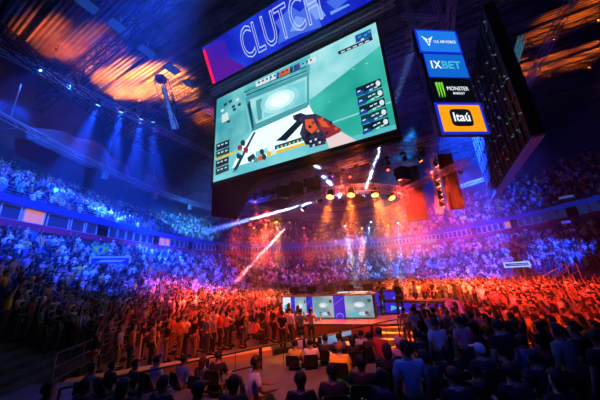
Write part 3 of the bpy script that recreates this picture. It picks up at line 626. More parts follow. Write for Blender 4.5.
# two lit steps at the right of the desk
for k in range(3):
    mb = MB().frame_box(o0+su*(DW+.3)+sb*(-2.3+.35*k)+UZ*0, su*3.2, sb*.35, UZ*(.2*(k+1)))
    o = mb.build('stage_step', mat('step_wood', (.7, .45, .25), .5)); tag(o, ('lowest', 'middle', 'top')[k]+' orange-lit step in front of the stage right of the desk', 'step', 'stage steps')
# desk fronts
scm = [screen_mat('monitor_grey', g(110, 150, 165), g(165, 195, 205), 1.2, .9), glow('monitor_blue', g(40, 30, 200), 1), glow('monitor_white', g(225, 235, 245), 1), glow('monitor_dark', g(60, 70, 90)), glow('monitor_violet', g(120, 110, 235)), glow('monitor_cyan', g(70, 185, 205)), glow('monitor_red', g(160, 80, 70)), glow('monitor_pale', g(185, 215, 225))]
dk = empty('players_desk', PD.P(DW/2, SZ), 0, 'long players desk with three pale game pictures and purple panels on its front', 'desk')
mb = MB(); rectbox(mb, PD, -.1, SZ, DW+.1, SZ+1.28, -.7, -.08); child(mb.build('body', M['black']), dk)
mb = MB(); rectbox(mb, PD, -.25, SZ+1.28, DW+.15, SZ+1.34, -.85, .0); child(mb.build('desk_top', mat('desk_top', (.5, .4, .4), .4)), dk)
segs = [(0, .1, 2), (.1, .15, 1), (.15, .285, 0), (.285, .355, 1), (.355, .59, 0), (.59, .71, 1), (.71, 1, 0)]
for a, b, mi in segs:
    mb = MB(); rectbox(mb, PD, DW*a+.015, SZ+.05, DW*b-.015, SZ+1.25, -.08, 0, mi)
    u0, u1 = DW*a, DW*b; wd = u1-u0
    def ell(cx, cy, rx, ry, mi, l): flat(mb, PD, [(u0+wd*cx+rx*math.cos(t*math.pi/6), SZ+1.2*cy+ry*math.sin(t*math.pi/6)) for t in range(12)], .01+.005*l, mi)
    if mi == 0:
        ell(.52, .62, wd*.2, .16, 7, 0); ell(.5, .6, wd*.12, .1, 2, 1); ell(.4, .2, wd*.3, .1, 5, 1); ell(.62, .22, wd*.16, .1, 7, 2); ell(.75, .25, wd*.07, .1, 3, 3); ell(.8, .16, wd*.06, .06, 6, 4); ell(.15, .8, wd*.09, .06, 5, 1); ell(.88, .8, wd*.07, .1, 3, 1)
    elif mi == 1:
        ell(.5, .1, wd*.35, .2, 4, 0); ell(.5, .08, wd*.27, .14, 1, 1)
        flat(mb, PD, [(u0+wd*.1, SZ+.75), (u0+wd*.9, SZ+1.1), (u0+wd*.9, SZ+1.14), (u0+wd*.1, SZ+.79)], .02, 4)
    else: ell(.5, .5, wd*.3, .25, 5, 0)
    child(mb.build('front_screen', scm), dk)
# monitors standing on the desk, chairs behind, and a second desk on the far right
def monitor(P, rz, label, grp='monitors on the desks'):
    r = empty('monitor', P, rz, label, 'monitor', grp)
    MB().box((0, 0, .32), (.62, .04, .36)).build('casing', M['black'], r); MB().box((0, .03, .32), (.58, .015, .32)).build('screen', scm[0], r)
    MB().box((0, 0, .01), (.24, .2, .02)).bar((0, 0, .0), (0, 0, .2), .03).build('stand', M['black'], r); return r
rzD = math.atan2(su.y, su.x)
for i in range(5):
    monitor(PD.P(.7+i*1.2, SZ+1.34, -.45), rzD, 'black monitor on the players desk, %s counting from its left end' % ('first', 'second', 'third', 'fourth', 'fifth')[i])
def gaming_chair(P, rz, label, grp):
    r = empty('gaming_chair', P, rz, label, 'chair', grp)
    MB().box((0, 0, .48), (.5, .5, .1)).build('seat', M['red'], r); MB().box((0, -.26, .9), (.48, .1, .8)).build('backrest', M['red'], r)
    MB().bar((0, 0, .1), (0, 0, .45), .04, 8).build('column', M['black'], r)
    mb = MB()
    for k in range(5): t = 2*math.pi*k/5; mb.bar((0, 0, .12), (.3*math.cos(t), .3*math.sin(t), .05), .03)
    mb.build('base', M['black'], r)
    for s in (-1, 1): MB().box((s*.3, 0, .68), (.07, .32, .04)).bar((s*.28, 0, .48), (s*.3, 0, .68), .02).build('armrest', M['black'], r)
    return r
for i in range(5): gaming_chair(PD.P(.7+i*1.2, SZ, -1.35), rzD+math.pi, 'red gaming chair behind the players desk, %s from its left end' % ('first', 'second', 'third', 'fourth', 'fifth')[i], 'gaming chairs behind the players desk')
def far_desk(px0, px1, py, d, name, label, top, fr, h=1.0):
    a, b = at_d(px0, py, d), at_d(px1, py, d-.8); pl = Plane(a, b); r = empty(name, pl.P(pl.W/2, SZ), 0, label, 'desk'); z = SZ
    mb = MB(); rectbox(mb, pl, 0, z, pl.W, z+h, -.7, 0); child(mb.build('body', M['black']), r)
    mb = MB(); rectbox(mb, pl, -.1, z+h, pl.W+.1, z+h+.06, -.8, .05); child(mb.build('desk_top', top), r)
    k = max(1, round(pl.W/1.6))
    for i in range(k):
        mb = MB(); rectbox(mb, pl, pl.W*i/k+.03, z+.1, pl.W*(i+1)/k-.03, z+h-.06, 0, .04, fr[0])
        for j in range(3): 
            uu = pl.W*(i+.2+.25*j)/k; flat(mb, pl, [(uu, z+.2+.1*j), (uu+.4, z+.35), (uu+.45, z+h-.3), (uu+.1, z+h-.2-.1*j)], .05, fr[1+j % (len(fr)-1)])
        child(mb.build('front_screen', scm), r)
    return r, pl
mtop = mat('pale_desk_top', (.8, .5, .45), .4)
far_desk(338, 372, 298, 21.5, 'caster_desk', 'pink-topped desk behind the players desk, half hidden by it', mtop, [2, 6, 4], 1.15)
far_desk(374, 401, 300, 20, 'analyst_desk', 'blue-fronted desk behind the two dark camera operators', mtop, [1, 5, 1, 4], 1.15)
far_desk(385, 443, 306, 17.2, 'low_display_wall', 'low wall of blue and white displays right of the players desk', M['black'], [1, 5, 2, 1], .72)
# ---- barrier ledge lit orange, crossing in front of the stage
A, B = at_z(60, 384, .25), at_z(272, 349.5, .25); C2 = at_z(402, 325, .25)
dAB = (B-A).normalized(); nn = Vector((-dAB.y, dAB.x, 0))
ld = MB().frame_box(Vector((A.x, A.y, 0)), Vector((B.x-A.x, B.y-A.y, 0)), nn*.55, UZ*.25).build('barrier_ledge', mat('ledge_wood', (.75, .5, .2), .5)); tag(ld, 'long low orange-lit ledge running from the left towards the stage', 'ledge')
ld = MB().frame_box(Vector((B.x, B.y, 0))+dAB*.1, Vector((C2.x-B.x, C2.y-B.y, 0)), nn*.55, UZ*.22).build('barrier_ledge', M['darktruss']); tag(ld, 'dark continuation of the low ledge nearer the stage', 'ledge')
# crowd barrier sections with a dark rail
Ra, Rb = at_z(60, 389, 1.1), at_z(398, 319, 1.1); Ra.z = Rb.z = 0
nb = 7
for k in range(nb):
    a = Ra.lerp(Rb, k/nb); b = Ra.lerp(Rb, (k+.97)/nb); dd = (b-a).normalized(); z0 = .5 if a.y < 8.6 else 0
    r = empty('crowd_barrier', (a+b)/2+UZ*z0, 0, 'dark crowd barrier section, %s of the line from its near end' % ('first', 'second', 'third', 'fourth', 'fifth', 'sixth', 'seventh')[k], 'barrier', 'crowd barrier line before the stage')
    h = 1.1-z0
    child(MB().bar(a+UZ*(z0+h), b+UZ*(z0+h), .024, 6).build('rail', M['darktruss']), r); child(MB().bar(a+UZ*(z0+.1), b+UZ*(z0+.1), .025).build('lower_rail', M['darktruss']), r)
    p = a.lerp(b, .5); child(MB().bar(p+UZ*(z0+.1), p+UZ*(z0+h), .012).build('bar', M['darktruss']), r)
    for p in (a, b): child(MB().bar(p+UZ*z0, p+UZ*(z0+h), .03, 6).bar(p+UZ*z0-Vector((-dd.y, dd.x, 0))*.25, p+UZ*z0+Vector((-dd.y, dd.x, 0))*.25, .02).build('foot', M['darktruss']), r)
# low glowing strip along the pit, pale blue with a purple panel
a, b = at_z(322, 347, .02), at_z(396, 325.5, .02); pl = Plane(a, b)
r = empty('pit_strip', pl.P(pl.W/2, 0), 0, 'low pale blue glowing strip on the floor before the stage', 'display')
mb = MB(); rectbox(mb, pl, 0, .02, pl.W, .42, -.3, 0); child(mb.build('cabinet', M['black']), r)
mb = MB()
pm = [screen_mat('strip_pale', g(100, 125, 175), g(150, 175, 210), .8, .9), glow('strip_purple', g(95, 40, 215), .9)]
for i in range(8): rectbox(mb, pl, pl.W*i/8+.01, .05, pl.W*(i+1)/8-.01, .4, 0, .03, 1 if i in (3, 4) else 0)
child(mb.build('picture', pm), r)
# stanchions on the pit floor
for k, (px, py, lb) in enumerate(((98, 372, 'orange-lit post at the far left of the pit'), (139, 361, 'orange-lit post left of the seated row'), (194, 355, 'orange-lit post behind the seated row'), (243, 337, 'orange-lit post beside the three standing spectators'), (322, 334, 'thin pale post before the players desk'), (275, 335, 'thin orange post left of the three standing spectators'))):
    P = at_z(px, py, .02); r = empty('post', P, 0, lb, 'post', 'posts on the pit floor')
    MB().bar((0, 0, .03), (0, 0, 1.12), .035, 8).build('pole', M['white'], r); MB().bar((0, 0, 0), (0, 0, .04), .16, 12).build('base', M['black'], r); MB().bar((0, 0, 1.12), (0, 0, 1.17), .05, 8).build('cap', M['black'], r)
# handrails of the aisles in the left stand
def handrail(px, py, d, label, grp='aisle handrails in the left stand'):
    P = at_d(px, py, d); P2 = P+Vector((P.x-CXB, P.y-CYB, 0)).normalized()*1.5+UZ*.75; r = empty('handrail', P, 0, label, 'handrail', grp); q = (P2-P).cross(UZ).normalized()*.9
    mb = MB()
    for a in (P, P+q): mb.path([a, a+UZ*1.0, a+(P2-P)+UZ*1.0, a+(P2-P)], .03, 6)
    mb.bar(P+UZ*.55, P2+UZ*.55, .02); mb.bar(P+q+UZ*.55, P2+q+UZ*.55, .02)
    child(mb.build('frame', M['rail']), r)
for px, py, d, lb in ((103, 325, 16.5, 'pale aisle handrail in the dim part of the left stand'), (78, 330, 16, 'pale aisle handrail nearest the left edge of the red seats'), (52, 312, 20, 'aisle handrail high in the dark left stand'), (500, 296, 27, 'pale aisle handrail over the red floor on the right'), (548, 292, 24, 'pale aisle handrail at the foot of the right stand')): handrail(px, py, d, lb)
# flag and banners held in the stands
def board(name, px, py, wpx, hpx, d, label, cat):
    c = at_d(px, py, d); a, b = at_d(px-wpx/2, py, d), at_d(px+wpx/2, py, d); pl = Plane(a, b); sc = pl.W/wpx; r = empty(name, pl.P(pl.W/2, c.z-hpx*sc/2), 0, label, cat); return r, pl, c.z-hpx*sc/2, c.z+hpx*sc/2
r, pl, z0, z1 = board('flag', 101, 247, 17, 12, 27.5, 'green flag with yellow rhombus and blue disc held in the left stand', 'flag')
fm = [mat('flag_green', (.02, .5, .12), .8), mat('flag_yellow', (.9, .7, .05), .8), mat('flag_blue', (.03, .08, .5), .8), mat('flag_white', (.85, .85, .85), .8)]
mb = MB(); nx, nz = 14, 8
for i in range(nx):
    for j in range(nz):
        def pt(i, j): return pl.P(pl.W*i/nx, z0+(z1-z0)*j/nz-.25*math.sin(math.pi*i/nx), .07*math.sin(i*1.1)+.04*j/nz)
        u, v = abs((i+.5)/nx-.5)*2, abs((j+.5)/nz-.5)*2; mi = 2 if (u*1.4)**2+v*v < .22 else 1 if u+v < .92 else 0
        mb.add([pt(i, j), pt(i+1, j), pt(i+1, j+1), pt(i, j+1)], [(0, 1, 2, 3)], mi)
o = child(mb.build('cloth', fm), r); sm = o.modifiers.new('s', 'SOLIDIFY'); sm.thickness = .015
r, pl, z0, z1 = board('fan_banner', 110, 260, 42, 9, 26.0, 'long white-edged blue fan banner with slanted strokes below the green flag', 'banner')
mb = MB(); rectbox(mb, pl, 0, z0, pl.W, z1, -.03, 0); child(mb.build('cloth', mat('banner_navy', (.05, .06, .25), .8)), r)
mb = MB()
for a in ((0, z1-.15, pl.W, z1), (0, z0, .15, z1), (pl.W-.15, z0, pl.W, z1)): rectbox(mb, pl, *a, 0, .03)
for i in range(7):
    u = .5+i*(pl.W-1.2)/6.6; flat(mb, pl, [(u, z0+.12), (u+.22, z0+.12), (u+.5, z1-.28), (u+.28, z1-.28)], .03, 0, .03)
child(mb.build('lettering', M['white']), r)
r, pl, z0, z1 = board('display_board', 517, 264.5, 27, 7, 31, 'white-edged lit display board above the aisle in the right stand', 'display')
mb = MB(); rectbox(mb, pl, 0, z0, pl.W, z1, -.25, -.02); child(mb.build('casing', M['black']), r)
mb = MB(); rectbox(mb, pl, 0, z0, pl.W, z1, -.02, 0); child(mb.build('border', glow('board_white', g(170, 200, 255), 1.1)), r)
mb = MB(); rectbox(mb, pl, .12, z0+.12, pl.W-.12, z1-.12, 0, .02, 0)
for i in range(5):
    for sh in (0, 1):
        u = .35+i*(pl.W-.7)/5; flat(mb, pl, [(u+sh*.3, z0+.22), (u+sh*.3+.2, z0+.22), (u+.45-sh*.1, z1-.22), (u+.3-sh*.1, z1-.22)], .03, 1)
child(mb.build('face', [glow('board_blue', g(30, 60, 190)), glow('board_pale', g(130, 175, 245))]), r)
for k in (0.3, .7): child(MB().bar(pl.P(pl.W*k, z0-2.2, -.1), pl.P(pl.W*k, z0, -.1), .06).build('leg', M['rail']), r)
for px, py, wp, hp, d, lb, c in ((463, 218, 8, 5, 45, 'small pale lit sign high in the stand beside the hanging panel', g(150, 160, 215)), (350, 237, 12, 3.0, 50, 'short violet display strip in the far stand', g(110, 60, 180)), (429, 241, 16, 4, 46, 'pale blue lit board under the suites on the right', g(90, 130, 210)), (566, 222, 11, 5, 41, 'small blue-white lit board at the right end of the ribbon display', g(80, 70, 225)), (566, 197, 17, 4, 46, 'glowing board for a blue-lit seat block high on the right', g(60, 90, 170)), (382, 239, 10, 3, 52, 'violet lit strip in the far stand behind the lamps', g(130, 60, 220))):
    r, pl, z0, z1 = board('lit_board', px, py, wp, hp, d, lb, 'sign')  # on the seat block board the glow stands for blue light on seats
    mb = MB(); rectbox(mb, pl, 0, z0, pl.W, z1, -.2, -.02); child(mb.build('casing', M['black']), r); mb = MB(); rectbox(mb, pl, .04, z0+.04, pl.W-.04, z1-.04, -.02, 0); child(mb.build('face', glow('lit_face', c, .9)), r)
# equipment cases and a cable on the orange floor of the pit
# ================================================================== PEOPLE
def skin_mesh(name, verts, edges, root=0, sub=1, flat_=1.0):
    me = bpy.data.meshes.new(name); me.from_pydata([v[0] for v in verts], edges, []); o = bpy.data.objects.new(name, me); COL.objects.link(o)
    md = o.modifiers.new('skin', 'SKIN'); 
    for i, v in enumerate(verts):
        s = me.skin_vertices[0].data[i]; r = v[1]; s.radius = (r, r) if not isinstance(r, tuple) else r; s.use_root = (i == root)
    md.use_smooth_shade = True
    if sub: o.modifiers.new('sub', 'SUBSURF').levels = sub
    bpy.context.view_layer.update()
    m2 = bpy.data.meshes.new_from_object(o.evaluated_get(bpy.context.evaluated_depsgraph_get())); bpy.data.objects.remove(o); bpy.data.meshes.remove(me)
    m2.name = name; m2.polygons.foreach_set('use_smooth', [True]*len(m2.polygons)); return m2
def objcol(name, rough=.8, mul=1):
    m_ = mat(name, (.5, .5, .5), rough); nt = m_.node_tree; oi = nt.nodes.new('ShaderNodeObjectInfo'); nt.links.new(oi.outputs['Color'], nt.nodes['Principled BSDF'].inputs['Base Color']); return m_
M['tint'] = objcol('tinted_cloth'); M['skintone'] = objcol('skin', .55); M['hair'] = objcol('hair', .6)
def V(*a): return Vector(a)
def pose_joints(pose):
    j = {}; seated = pose.startswith('sit')
    hz = .52 if seated else .95; lean = .06 if seated else .0
    j['pel'] = V(0, 0, hz); j['spi'] = V(0, lean*.5, hz+.2); j['che'] = V(0, lean, hz+.38); j['nec'] = V(0, lean+.01, hz+.54); j['hed'] = V(0, lean+.03, hz+.66); j['top'] = V(0, lean+.02, hz+.765); j['nos'] = V(0, lean+.13, hz+.655)
    for s, n in ((-1, 'l'), (1, 'r')):
        sh = V(s*.185, lean, hz+.475); j['sh'+n] = sh
        if pose in ('cheer', 'sit_cheer'): el = sh+V(s*.13, .04, .25); wr = el+V(-s*.02, .05, .25)
        elif pose == 'onearm' and s > 0: el = sh+V(.1, .12, .22); wr = el+V(-.04, .06, .24)
        elif pose == 'clap': el = sh+V(s*.09, .14, -.22); wr = el+V(-s*.2, .2, .12)
        elif pose == 'crossed': el = sh+V(s*.1, .06, -.28); wr = el+V(-s*.2, .17, .02)
        elif pose == 'phone': el = sh+V(s*.06, .2, -.16); wr = V(s*.07, lean+.4, hz+.58)
        elif seated: el = sh+V(s*.07, .08, -.26); wr = el+V(-s*.08, .22, -.03)
        else: el = sh+V(s*.07, -.01, -.28); wr = el+V(s*.01, .08, -.24)
        j['el'+n] = el; j['wr'+n] = wr
        h = V(s*.09, 0, hz-.03); j['hi'+n] = h
        if seated: j['kn'+n] = V(s*.13, .44, .5); j['an'+n] = V(s*.14, .42, .09); j['to'+n] = V(s*.15, .58, .05)
        else: j['kn'+n] = V(s*.11, .03, .5); j['an'+n] = V(s*.12, -.02, .09); j['to'+n] = V(s*.14, .14, .05)
    return j
def build_person(pose, fingers=True):
    j = pose_joints(pose); vs = []; es = []; ix = {}
    def a(n, p, r, par=None): ix[n] = len(vs); vs.append((p, r)); (es.append((ix[par], ix[n])) if par else None)
    a('pel', j['pel'], .11); a('spi', j['spi'], .105, 'pel'); a('che', j['che'], .12, 'spi'); a('nec', j['nec'], .055, 'che'); a('hed', j['hed'], .085, 'nec'); a('top', j['top'], .062, 'hed'); a('nos', j['nos'], .016, 'hed')
    for s, n in ((-1, 'l'), (1, 'r')):
        a('ear'+n, j['hed']+V(s*.098, -.01, 0), .016, 'hed')
        a('sh'+n, j['sh'+n], .062, 'che'); a('el'+n, j['el'+n], .043, 'sh'+n); a('wr'+n, j['wr'+n], .028, 'el'+n)
        d = (j['wr'+n]-j['el'+n]).normalized(); pal = j['wr'+n]+d*.075; a('pa'+n, pal, .034, 'wr'+n)
        if fingers:
            q = d.cross(V(0, 1, 0) if abs(d.y) < .8 else V(0, 0, 1)).normalized(); bend = q.cross(d)
            for k in range(4):
                b0 = pal+q*(.03*(k-1.5)*.62)+d*.035; ln = (.03, .037, .034, .026)[k]
                a('f%d%s' % (k, n), b0, .0095, 'pa'+n); a('g%d%s' % (k, n), b0+d*ln+bend*.008, .009, 'f%d%s' % (k, n)); a('h%d%s' % (k, n), b0+d*ln*1.75+bend*.024, .0075, 'g%d%s' % (k, n))
            t0 = pal-d*.02+q*(-s*.035); a('t0'+n, t0, .011, 'pa'+n); a('t1'+n, t0+q*(-s*.025)+d*.035, .009, 't0'+n)
        a('hi'+n, j['hi'+n], .085, 'pel'); a('kn'+n, j['kn'+n], .055, 'hi'+n); a('an'+n, j['an'+n], .038, 'kn'+n); a('to'+n, j['to'+n], .04, 'an'+n)
    body = skin_mesh('body', vs, es, 0, 1)
    # shirt
    vs = []; es = []; ix = {}
    a('pel', j['pel']+V(0, 0, .0), .142); a('spi', j['spi'], .135, 'pel'); a('che', j['che'], .15, 'spi'); a('col', j['nec']-V(0, 0, .045), .08, 'che')
    for n in 'lr':
        a('sh'+n, j['sh'+n]-V(0, 0, .01), .083, 'che'); a('sl'+n, j['sh'+n].lerp(j['el'+n], .8), .064, 'sh'+n)
    shirt = skin_mesh('shirt', vs, es, 0, 1)
    vs = []; es = []; ix = {}
    a('pel', j['pel']-V(0, 0, .03), .13)
    for n in 'lr': a('hi'+n, j['hi'+n]-V(0, 0, .03), .1, 'pel'); a('kn'+n, j['kn'+n], .074, 'hi'+n); a('an'+n, j['an'+n].lerp(j['kn'+n], .08), .058, 'kn'+n)
    tr = skin_mesh('trousers', vs, es, 0, 1)
    vs = []; es = []; ix = {}
    sh = []
    for n in 'lr':
        p = j['to'+n]; so = MB().box((p.x, p.y-.06, .045), (.11, .29, .09)).build('shoe', M['black']); sh.append(so.data); bpy.data.objects.remove(so)
    return {'body': body, 'shirt': shirt, 'trousers': tr, 'shoe': sh[0], 'shoe2': sh[1], 'head': j['hed'], 'pose': pose, 'wr': (j['wrl'], j['wrr'])}
def hair_mesh(kind):
    bm = bmesh.new(); bmesh.ops.create_uvsphere(bm, u_segments=12, v_segments=8, radius=.108)
    kill = [v for v in bm.verts if (v.co.y > .035 and v.co.z < .035) or v.co.z < (-.05 if kind != 'long' else -.2)]
    bmesh.ops.delete(bm, geom=kill, context='VERTS')
    for v in bm.verts:
        v.co.z = v.co.z*1.12+.02; v.co.y = v.co.y*1.08-.012
        if kind == 'long' and v.co.z < -.02: v.co.z = v.co.z*2.6; v.co.y -= .02
    if kind == 'cap':
        r = bmesh.ops.create_cube(bm, size=1); 
        for v in r['verts']: v.co = Vector((v.co.x*.15, v.co.y*.12+.15, v.co.z*.018+.045))
    me = bpy.data.meshes.new('hair'); bm.to_mesh(me); bm.free(); me.polygons.foreach_set('use_smooth', [True]*len(me.polygons)); me.materials.append(M['hair']); return me
HAIRS = {k: hair_mesh(k) for k in ('short', 'long', 'cap')}
POSES = {}
for p in ('stand', 'cheer', 'onearm', 'clap', 'crossed', 'phone', 'sit', 'sit_cheer'):
    POSES[p] = d = build_person(p)
    for k, m_ in (('body', 'skintone'), ('shirt', 'tint'), ('trousers', 'tint')): d[k].materials.clear(); d[k].materials.append(M[m_])
SHIRT = {'white': (.85, .85, .88), 'pale blue': (.55, .65, .9), 'black': (.015, .015, .02), 'dark': (.04, .04, .05), 'grey': (.3, .3, .32), 'yellow': (.85, .65, .08), 'blue': (.1, .18, .65), 'red': (.6, .05, .05), 'pink': (.85, .4, .45), 'green': (.08, .4, .15), 'orange': (.85, .35, .08)}
SKINS = [(.55, .33, .22), (.42, .25, .16), (.65, .42, .3), (.3, .17, .1)]
HAIRC = {'dark': (.012, .01, .01), 'brown': (.06, .03, .015), 'fair': (.35, .24, .12), 'grey': (.4, .4, .4)}
def person(P, rz, pose, shirt, hair, label, group, hc='dark', trousers=(.02, .02, .03), sc=1.0, capc=None):
    d = POSES[pose]; r = empty('person', P, rz, label, 'person', group); r.scale = (sc, sc, sc)
    for k, c in (('body', R_.choice(SKINS)), ('shirt', SHIRT[shirt]), ('trousers', trousers), ('shoe', (0, 0, 0)), ('shoe2', (0, 0, 0))):
        o = bpy.data.objects.new(k.replace('2', ''), d[k]); COL.objects.link(o); o.parent = r; o.color = (*c, 1)
    o = bpy.data.objects.new('cap' if hair == 'cap' else 'hair', HAIRS[hair]); COL.objects.link(o); o.parent = r; o.location = d['head']+Vector((0, 0, .01)); o.color = (*(capc or HAIRC[hc]), 1)
    return r
HT = {'sit': 1.3, 'sit_cheer': 1.3}
def face(P, tgt): return math.atan2(tgt.y-P.y, tgt.x-P.x)-math.pi/2
STG = Vector((2.5, 18, 1))
def black_chair(P, rz, label, grp='black folding chairs in the nearest rows'):
    r = empty('folding_chair', P, rz, label, 'chair', grp)
    MB().box((0, .02, .44), (.44, .42, .04)).build('seat', M['black'], r)
    MB().box((0, -.2, .78), (.44, .03, .3)).build('backrest', M['black'], r)
    for sx in (-1, 1):
        MB().bar((sx*.21, -.22, .93), (sx*.21, .2, 0), .014, 6).build('leg', M['rail'], r); MB().bar((sx*.2, .16, .44), (sx*.2, -.24, 0), .014, 6).build('leg', M['rail'], r)
    return r
placed = []
def put(px, py, pose, shirt, label, zf=.5, hair='short', hc='dark', sc=1.0, rz=None, chair=True, capc=None, trousers=(.02, .02, .03), group=None, tgt=None):
    H = (1.30 if pose.startswith('sit') else 1.735)*sc; P = at_z(px, py, zf+H); P.z = zf
    a = face(P, tgt or STG)+(R_.uniform(-.25, .25) if rz is None else rz)
    placed.append((P.x, P.y)); r = person(P, a, pose, shirt, hair, label, group, hc, trousers, sc, capc)
    if pose.startswith('sit') and chair:
        lb = 'black folding chair of the '+label.replace('seated ', ''); black_chair(P, a, ' '.join(lb.split()[:16]))
    return r
GF = 'spectators in the nearest rows'; GP = 'people in the pit before the stage'
FG = [
 (405, 341, 'stand', 'pale blue', 'tall standing spectator in a pale blue t-shirt seen from behind', .5, 'short', 'dark'),
 (294, 341, 'sit', 'yellow', 'seated spectator in a yellow vest in the nearest rows', .0, 'short', 'dark'),
 (310, 340, 'sit', 'white', 'seated spectator in a white t-shirt beside the yellow vest', .0, 'short', 'dark'),
 (324, 336, 'sit', 'dark', 'seated spectator in dark clothes beside the white t-shirt', .0, 'short', 'dark'),
 (338, 334, 'sit', 'blue', 'seated spectator in blue next to the dark clothed one', .0, 'short', 'dark'),
 (182, 356, 'sit', 'blue', 'seated spectator in a blue t-shirt by the crowd barrier', .0, 'short', 'dark'),
 (155, 357, 'sit', 'pale blue', 'seated spectator in pale blue left of the blue t-shirt', .0, 'short', 'dark'),
 (133, 361, 'sit', 'dark', 'seated spectator in dark clothes at the left end of the row', .0, 'short', 'dark'),
 (201, 358, 'sit', 'dark', 'seated spectator with long hair between blue and broad dark figures', .0, 'long', 'brown'),
 (217, 352, 'sit', 'black', 'broad seated spectator all in black by the crowd barrier', .2, 'short', 'dark'),
 (252, 357, 'sit', 'pale blue', 'seated spectator in a pale blue t-shirt turned to the side', .5, 'short', 'dark'),
 (434, 319, 'stand', 'white', 'standing spectator in a white t-shirt, left of a pair', .3, 'short', 'dark'),
 (459, 317, 'stand', 'pink', 'standing spectator in pale pink, right of a pair', .3, 'short', 'dark'),
 (497, 320, 'stand', 'black', 'tall standing spectator all in black over the right rows', .5, 'short', 'dark'),
 (523, 336, 'sit', 'blue', 'seated spectator in dark blue before the dark low wall on the right', .5, 'short', 'dark'),
 (481, 345, 'sit', 'dark', 'seated spectator in a white cap near the tall black figure', .5, 'cap', 'dark'),
 (556, 324, 'stand', 'grey', 'standing spectator in a grey jersey with bare arm forward', .5, 'short', 'dark'),
 (573, 322, 'stand', 'black', 'broad standing spectator in black beside the grey jersey', .5, 'short', 'dark'),
 (398, 338, 'sit', 'pink', 'seated spectator in a pink cap behind the tall pale blue t-shirt', .3, 'cap', 'dark'),
 (361, 331, 'sit', 'pale blue', 'seated spectator in pale blue before the pit strip', .0, 'short', 'dark'),
 (369, 333, 'sit', 'dark', 'seated spectator in dark clothes right of the pit strip', .0, 'short', 'dark'),
 (352, 337, 'sit', 'black', 'seated spectator in black between blue shirts', .0, 'long', 'dark'),
 (378, 328, 'stand', 'red', 'spectator in red leaning near the right end of the barrier', .0, 'short', 'dark'),
 (419, 332, 'sit', 'dark', 'seated dark spectator left of the white t-shirt pair', .3, 'short', 'dark'),
 (386, 345, 'sit', 'black', 'seated spectator in black by the elbow of the tall figure', .5, 'long', 'brown'),
 (448, 347, 'sit', 'black', 'seated spectator in black with long hair below the pink one', .5, 'long', 'dark'),
 (425, 352, 'sit', 'dark', 'seated dark spectator right of the tall pale blue t-shirt', .5, 'short', 'brown'),
 (536, 352, 'sit', 'black', 'seated spectator in black below the dark blue one', .5, 'short', 'dark'),
 (596, 330, 'stand', 'black', 'standing spectator in black at the far right edge', .5, 'short', 'dark'),
 (512, 366, 'sit', 'black', 'seated spectator in black deep in the near right shade', .5, 'short', 'dark'),
 (560, 372, 'sit', 'black', 'seated spectator in black at the lower right', .5, 'long', 'dark'),
 (360, 358, 'sit', 'black', 'seated spectator in black left of the tall figure', .5, 'short', 'dark'),
 (332, 366, 'sit', 'dark', 'seated spectator in dark clothes at bottom centre', .5, 'short', 'dark'),
 (300, 374, 'sit', 'black', 'seated spectator in black near the bottom edge, centre', .5, 'short', 'brown'),
 (232, 378, 'sit', 'black', 'seated spectator in black near the bottom edge, left of centre', .5, 'short', 'dark'),
 (196, 384, 'sit', 'dark', 'seated spectator in dark clothes at the bottom edge', .5, 'cap', 'dark'),
 (160, 378, 'sit', 'black', 'seated spectator in black in the dark lower left', .5, 'short', 'dark'),
 (120, 381, 'sit', 'black', 'seated spectator with long hair in the dark lower left', .5, 'long', 'dark'),
 (82, 380, 'sit', 'black', 'seated spectator in a cap in the dark lower left', .5, 'cap', 'dark'),
 (44, 384, 'sit', 'black', 'seated spectator in black nearest the bottom left corner', .5, 'short', 'dark'),
 (378, 372, 'sit', 'black', 'seated spectator in black under the tall pale blue figure', .5, 'short', 'dark'),
 (455, 370, 'sit', 'black', 'seated spectator in black at the bottom right of centre', .5, 'short', 'dark'),
 (484, 384, 'sit', 'red', 'seated spectator in dull red at the bottom right', .5, 'cap', 'dark'),
 (110, 362, 'sit', 'dark', 'seated dark spectator next to the left end post', .0, 'short', 'dark'),
 (90, 365, 'sit', 'blue', 'seated spectator in blue at the near left of the barrier', .0, 'short', 'dark'),
]
for px, py, pose, sh, lb, zf, hr, hc in FG:
    r = put(px, py, pose, sh, lb, zf, hr, hc, group=GF, capc=(.8, .8, .85) if 'white cap' in lb else (.9, .4, .5) if 'pink cap' in lb else None, rz=None if px not in (252, 378) else -.9)
# fan with a flag over the shoulders
r = put(338, 343, 'sit', 'yellow', 'fair-haired seated fan with a green and yellow flag over the shoulders', .4, 'short', 'fair', group=GF)
mb = MB(); vs = []; fs = []
for i in range(9):
    for k in range(7):
        t = math.pi*(1.05+.9*i/8); f = k/6; vs.append(((.24+.1*f)*math.cos(t), .04+(.17+.12*f+.015*math.sin(i*2.1))*math.sin(t), 1.0-f*.75))
fs = [(i*7+k, (i+1)*7+k, (i+1)*7+k+1, i*7+k+1) for i in range(8) for k in range(6)]; mb.add(vs, fs); mb.mi = [1 if (f % 6) in (0, 1) else 0 for f in range(len(fs))]
o = mb.build('flag_cape', fm, r, True); o.modifiers.new('s', 'SOLIDIFY').thickness = .01
